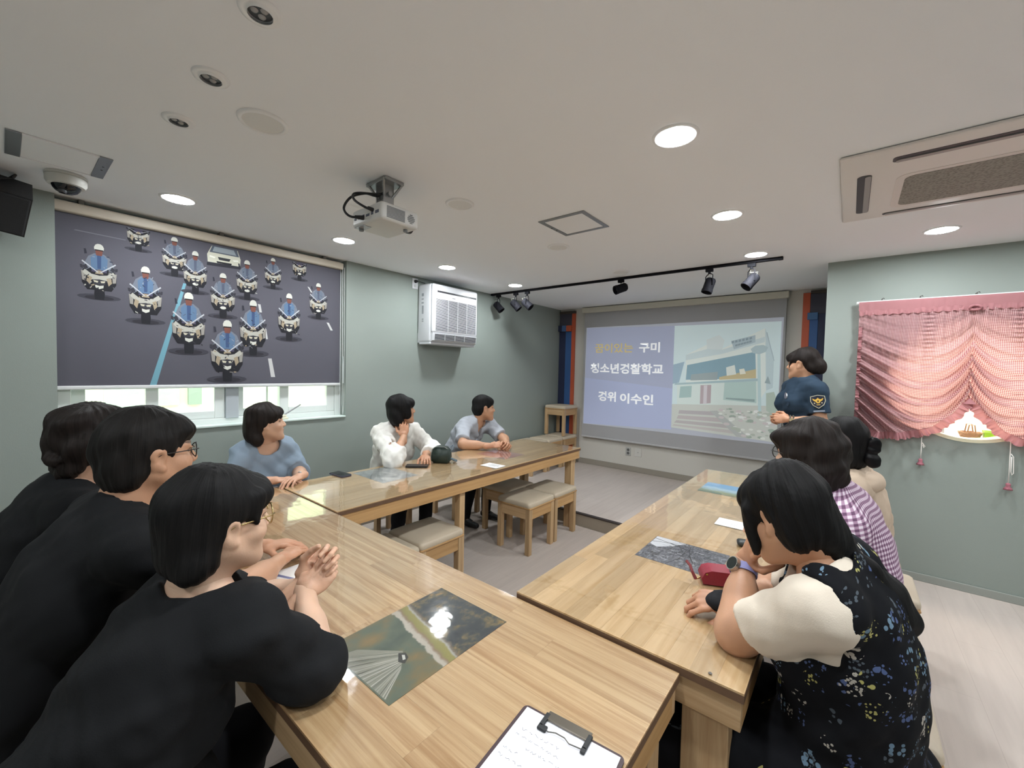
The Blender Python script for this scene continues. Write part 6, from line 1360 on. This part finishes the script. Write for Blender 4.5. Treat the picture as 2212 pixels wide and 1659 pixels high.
# sleeve shield with the gold eagle, breast badge, name strip
sh, el = A3(B.shL), A3(B.elL); c = sh+(el-sh)*.36; ax_ = nrm(sh-el); outw = nrm(np.cross(ax_, (-.93,.0,0))); outw = outw if outw[1] < 0 else -outw; tg = nrm(np.cross(outw, ax_)); tg = tg if tg[0] > 0 else -tg
pz = [0]; q = MB()
def SH(poly, col): pz[0] += 1; q.add([tuple(c-o+outw*(.079+pz[0]*.0004-.35*(u*u)*6)+tg*u+ax_*v) for u, v in poly], [tuple(range(len(poly)))], 0, col)
shield = [(-.040,.034),(0,.042),(.040,.034),(.042,0),(.030,-.028),(0,-.050),(-.030,-.028),(-.042,0)]
SH([(u*1.10,v*1.10) for u,v in shield], (190,186,160)); SH(shield, (24,30,48))
SH([(-.034,.022),(-.016,.012),(-.006,.018),(0,.026),(.006,.018),(.016,.012),(.034,.022),(.028,.006),(.014,-.004),(.008,-.016),(-.008,-.016),(-.014,-.004),(-.028,.006)], (206,166,70)); SH(ell2(0,.0,.006,.006,10),(60,44,30)); SH(ell2(-.022,-.014,.0045,.0045,8),(206,190,150)); SH(ell2(.022,-.014,.0045,.0045,8),(206,190,150)); SH([(-.014,-.024),(.014,-.024),(.010,-.030),(-.010,-.030)],(190,160,80))
q.build('sleeve_emblem', mat_attr('emblem_thread', .6), t)
fw, lt, up = A3(B.fw), A3(B.lat), A3(B.up2); q = MB(); cb = A3(B.chest)+fw*.150-lt*.070+up*.055
q.prism([(-.014,-.018),(0,-.026),(.014,-.018),(.017,.0),(.012,.018),(0,.026),(-.012,.018),(-.017,0)], lambda u,v,tt: tuple(cb-o+lt*u+up*v+fw*tt), 0, .006); q.build('breast_badge', mat('badge_silver', (190,192,196), .25, .9), t)
q = MB(); cb2 = A3(B.chest)+fw*.150-lt*.075-up*.005
q.prism([(-.040,-.006),(-.036,-.016),(.036,-.016),(.040,-.006),(.040,.010),(-.040,.010)], lambda u,v,tt: tuple(cb2-o+lt*u+up*v+fw*tt), 0, .004); q.build('pocket_flap', M_navy, t)
q = MB(); ca = sh+(el-sh)*.66; q.prism([(-.034,-.006),(.034,-.006),(.034,.006),(-.034,.006)], lambda u,v,tt: tuple(ca-o+outw*(.079+tt-2*u*u)+tg*u+ax_*v), 0, .003); q.build('sleeve_strip', mat('strip_grey', (120,130,144), .6), t)
wv_ = nrm(A3(B.wrL)-A3(B.elL)); wb = A3(B.wrL)-wv_*.02; s1 = nrm(np.cross(wv_,(0,0,1))); s2 = np.cross(wv_,s1)
q = MB()
for k_ in (-.010,.010): q.tube([tuple(wb-o+wv_*k_+(s1*math.cos(a)+s2*math.sin(a))*.0315) for a in [2*math.pi*k/18 for k in range(18)]],.006,n=6,closed=True)
ww = q.build('wrist_watch', mat('watch_strap_dark', (70,66,56), .5), t, smooth=True)
q = MB(); dn = -s1 if s1[1] > 0 else s1; q.cyl(tuple(wb-o+dn*.030),tuple(wb-o+dn*.041),.016,n=20); q.build('dial', mat('dial_gold', (210,196,160), .25, .6), ww)

# ---- woman in beige with a bow in her hair
Hd = Head((-.02,2.735,1.170), (-.72,.68,.0), (0,0,1), .96)
B = Body(pel=(.09,2.86,.53), chest=(.06,2.79,.82), nb=(.020,2.745,1.005), shR=(.05,2.905,.945), shL=(.02,2.585,.945), elR=(-.12,3.0,.80), elL=(-.14,2.55,.80), wrR=(-.27,2.92,.805), wrL=(-.27,2.74,.805), w=1.0); B.sit((-1,0,0))
t, o = person('woman in a beige top with a black bow in her hair', Hd, B, M_sk1, [hand_prims(B.wrR,(-.8,-.4,0),(0,0,1),1,.4), hand_prims(B.wrL,(-.8,.4,0),(0,0,1),-1,.4)])
garment(B.trunk(.020)+B.arm('R',.022,0,.95,flare=.01)+B.arm('L',.022,0,.95,flare=.01), 'beige_top', M_beige, t, o, .0075, 73, .005, .12, cuts=cut_neck(B,Hd,.060,.0,.02)+cuff(B,'R',.93)+cuff(B,'L',.93))
garment([ell(A3(B.nb)-A3(B.fw)*.02-A3(B.up)*.04,(.175,.120,.070),B.F,.02)], 'collar_flap', M_beige, t, o, .0065, 75, .0022, .16, cuts=cut_neck(B,Hd,.062,.0,.02)+[half(A3(B.nb)-A3(B.up)*.075-A3(B.fw)*.02,-A3(B.up),.3,.004)])
trousers(B, t, o, M_blk_t, 74, .012); shoes(B, t, o)
hair_obj(Hd, [Hd.ell((0,-.022,.036),(.092,.112,.102)), Hd.ell((0,-.055,-.040),(.090,.072,.085),.03), Hd.ell((0,.066,.052),(.066,.042,.042),.03), Hd.cap((-.04,-.06,-.09),(.04,-.06,-.09),.045,None,.03)]+[Hd.ell((0,.155,-.060),(.085,.098,.098),.010,sub=True)], 'hair', M_hk, t, o, .005, 20, .003, .004)
bc = Hd.w((.030,-.125,-.040)); bw = []
for s in (-1,1): bw += [ell(bc+A3((s*.0,.0,s*.036))+A3((.018,-.006,0)), (.032,.018,.040), None, .01)]
bw += [ell(bc,(.018,.014,.014),None,.01)]
V, Q = grow(bw, .0045, waves(5,.05,.003)); to_obj([(lap(V,Q,1),Q,0)], 'hair_bow', [cloth_mat('bow_satin', (14,14,16), .35)], t, o)

# ---- person in a lilac gingham shirt
Hd = Head((-.115,1.91,1.205), (-.80,.58,-.08), (-.05,0,1), 1.0)
B = Body(pel=(.055,2.0,.53), chest=(.030,1.965,.86), nb=(-.035,1.925,1.055), shR=(.015,2.115,.995), shL=(-.005,1.745,.995), elR=(-.10,2.26,.805), elL=(-.09,1.82,.805), wrR=(-.225,2.27,.805), wrL=(-.185,2.13,.805), w=1.03, hres=.005); B.sit((-1,0,0))
t, o = person('person in a lilac gingham shirt with thick dark hair and glasses', Hd, B, M_sk1, [hand_prims(B.wrR,(-.8,-.4,0),(0,0,1),1,.4), hand_prims(B.wrL,(-.8,.4,0),(0,0,1),-1,.4)])
garment(B.trunk(.020)+B.arm('R',.020,0,.8,flare=.012)+B.arm('L',.020,0,.8,flare=.012)+[cap(A3(B.nb)+A3(B.up)*.0,A3(B.nb)+A3(B.up)*.025+A3(B.fw)*.012,.072,.064,.012)], 'gingham_shirt', M_pg, t, o, .007, 83, .004, .13, F=B.F, c0=A3(B.chest), cuts=cut_neck(B,Hd,.056,.0,.02)+cuff(B,'R',.78)+cuff(B,'L',.78))
trousers(B, t, o, M_blk_t, 84, .012); shoes(B, t, o)
hair_obj(Hd, [Hd.ell((0,-.025,.036),(.098,.118,.106)), Hd.ell((0,-.065,-.045),(.092,.072,.090),.03), Hd.ell((0,.064,.054),(.070,.044,.044),.03)]+[Hd.ell((0,.155,-.055),(.090,.098,.100),.010,sub=True)]+[Hd.ell((s*.092,.030,-.06),(.030,.036,.056),.010,sub=True) for s in (-1,1)], 'hair', M_hbr, t, o, .0048, 21, .004, .005, wav=.4)
glasses(Hd, t, o, M_frm, .022)

# ---- woman in a floral dress leaning on her hand (nearest on the right)
Hd = Head((-.112,1.262,1.152), (-.80,.45,-.38), (-.40,.18,.9), .97)
B = Body(pel=(.030,1.33,.53), chest=(.025,1.305,.86), nb=(-.020,1.290,1.040), shR=(-.015,1.455,.985), shL=(-.025,1.130,.990), elR=(-.16,1.56,.805), elL=(-.205,1.235,.805), wrR=(-.252,1.375,.815), wrL=(-.222,1.400,.945), w=1.04, stout=1.05, bust=1.0, hres=.004, fres=.003, arm_r=1.12); B.sit((-1,0,0))
hL = hand_prims(B.wrL, (.36,-.50,.78), (-.80,-.45,.10), -1, .5, thumb=1.0); hR = hand_prims(B.wrR, (-.80,-.45,-.05), (.2,-.35,.9), 1, curls=[.55,.75,.85,.9], thumb=.55)
t, o = person('woman in a black floral dress leaning her head on her hand', Hd, B, M_sk2, [hL, hR])
garment(B.trunk(.010)+B.arm('R',.008,0,.74,flare=.016)+B.arm('L',.008,0,.74,flare=.018), 'cream_tee', M_tee, t, o, .0058, 93, .0035, .11, cuts=cut_neck(B,Hd,.060,.0,.02)+cuff(B,'R',.70)+cuff(B,'L',.70)+[cap(A3(B.shL)+(A3(B.elL)-A3(B.shL))*.58, A3(B.shL)+(A3(B.elL)-A3(B.shL))*.9, .054, .054, .004, sub=True), half(A3(B.pel),(0,0,-1),.3)])
# dress: bodice cut low at neck and back, arm holes, full skirt over stool and knees
bk = -A3(B.fw); nbk = A3(B.nb)
dress = B.trunk(.022)+B.legs(.035)+[ell(A3(B.pel)+A3((.0,0,-.02)),(.225,.19,.14),B.F,.06), cap(A3(B.knR)+A3((0,0,-.25)),A3(B.knL)+A3((0,0,-.25)),.11,.11,.08), cap(A3(B.pel)+A3((-.02,.08,-.15)),A3(B.pel)+A3((-.02,-.10,-.15)),.18,.18,.08)]
cutd = cut_neck(B,Hd,.078,.02,.02)+[ell(nbk+bk*.10-A3(B.up)*.10+A3(B.lat)*.045,(.055,.10,.16),B.F,.010,sub=True)]
for sd, q_ in (('R',1),('L',-1)): cutd.append(disc_cut(A3(getattr(B,'sh'+sd))+nrm(A3(B.lat)*q_*.7+A3(B.fw)*.7-A3(B.up)*.2)*.002, A3(B.lat)*q_*.7+A3(B.fw)*.7-A3(B.up)*.2, .16, .125, .006))
garment(dress, 'floral_dress', M_flor, t, o, .0068, 95, .005, .13, F=B.F, c0=A3(B.chest), cuts=cutd)
shoes(B, t, o)
tail = [Hd.w((0,-.065,-.03))]; tail += [A3((-.02,1.27,1.085)), A3((.035,1.265,1.045)), A3((.085,1.28,1.00)), A3((.118,1.285,.95)), A3((.128,1.29,.90))]
hair_obj(Hd, [Hd.ell((0,-.016,.034),(.090,.102,.097)), Hd.ell((0,-.030,-.035),(.085,.058,.070),.03), Hd.ell((0,.068,.045),(.070,.044,.048),.03), Hd.cap((.076,.045,.02),(.068,.070,-.10),.020,.008,.02), Hd.cap((-.076,.045,.02),(-.070,.070,-.09),.020,.008,.02)]+[cap(a,b_,ra,rb,.04) for a,b_,ra,rb in zip(tail,tail[1:],(.048,.040,.036,.030,.024),(.040,.036,.030,.024,.010))]+[Hd.ell((0,.165,-.075),(.078,.102,.110),.010,sub=True)], 'hair', M_hk, t, o, .0045, 22, .004, .005, wav=.35)
# watch with lavender strap on the raised wrist, black wrist brace on the other hand
el, wr = A3(B.elL), A3(B.wrL); wv_ = nrm(wr-el); wb = wr-wv_*.035; s1 = nrm(np.cross(wv_,(0,0,1))); s2 = np.cross(wv_,s1)
q = MB(); n = 22; VV = []
for k in range(n):
    a = 2*math.pi*k/n; e_ = s1*math.cos(a)+s2*math.sin(a)
    for w_, r_ in ((-.011,.0335),(-.011,.0365),(.011,.0365),(.011,.0335)): VV.append(wb-o+wv_*w_+e_*r_)
q.add(VV, [(4*k+j, 4*k+(j+1) % 4, 4*((k+1) % n)+(j+1) % 4, 4*((k+1) % n)+j) for k in range(n) for j in range(4)]); ww = q.build('wrist_watch', mat('lavender_strap', (142,144,196), .6), t, angle=40)
dn = nrm(A3((-.55,-.75,.25))); dn = nrm(dn-wv_*(dn@wv_)); q = MB(); q.cyl(tuple(wb-o+dn*.032),tuple(wb-o+dn*.043),.022,.021,n=30); q.build('watch_case', mat('watch_silver', (196,190,182), .25, .8), ww, angle=40)
q = MB(); q.cyl(tuple(wb-o+dn*.0425),tuple(wb-o+dn*.0437),.0185,n=28); q.build('dial', mat('watch_dial', (26,30,28), .15), ww)
el, wr = A3(B.elR), A3(B.wrR); d_ = nrm((-.80,-.45,-.05)); V, Q = grow([cap(wr-nrm(wr-el)*.10, wr, .038, .034, .02), ell(wr+d_*.035,(.042,.042,.024),np.stack([nrm(np.cross(d_,(0,0,1))),d_,np.cross(nrm(np.cross(d_,(0,0,1))),d_)]),.02), ], .0045, waves(8,.05,.0015))
to_obj([(lap(V,Q,1),Q,0)], 'wrist_brace', [cloth_mat('brace_neoprene', (26,26,30), .7)], t, o)
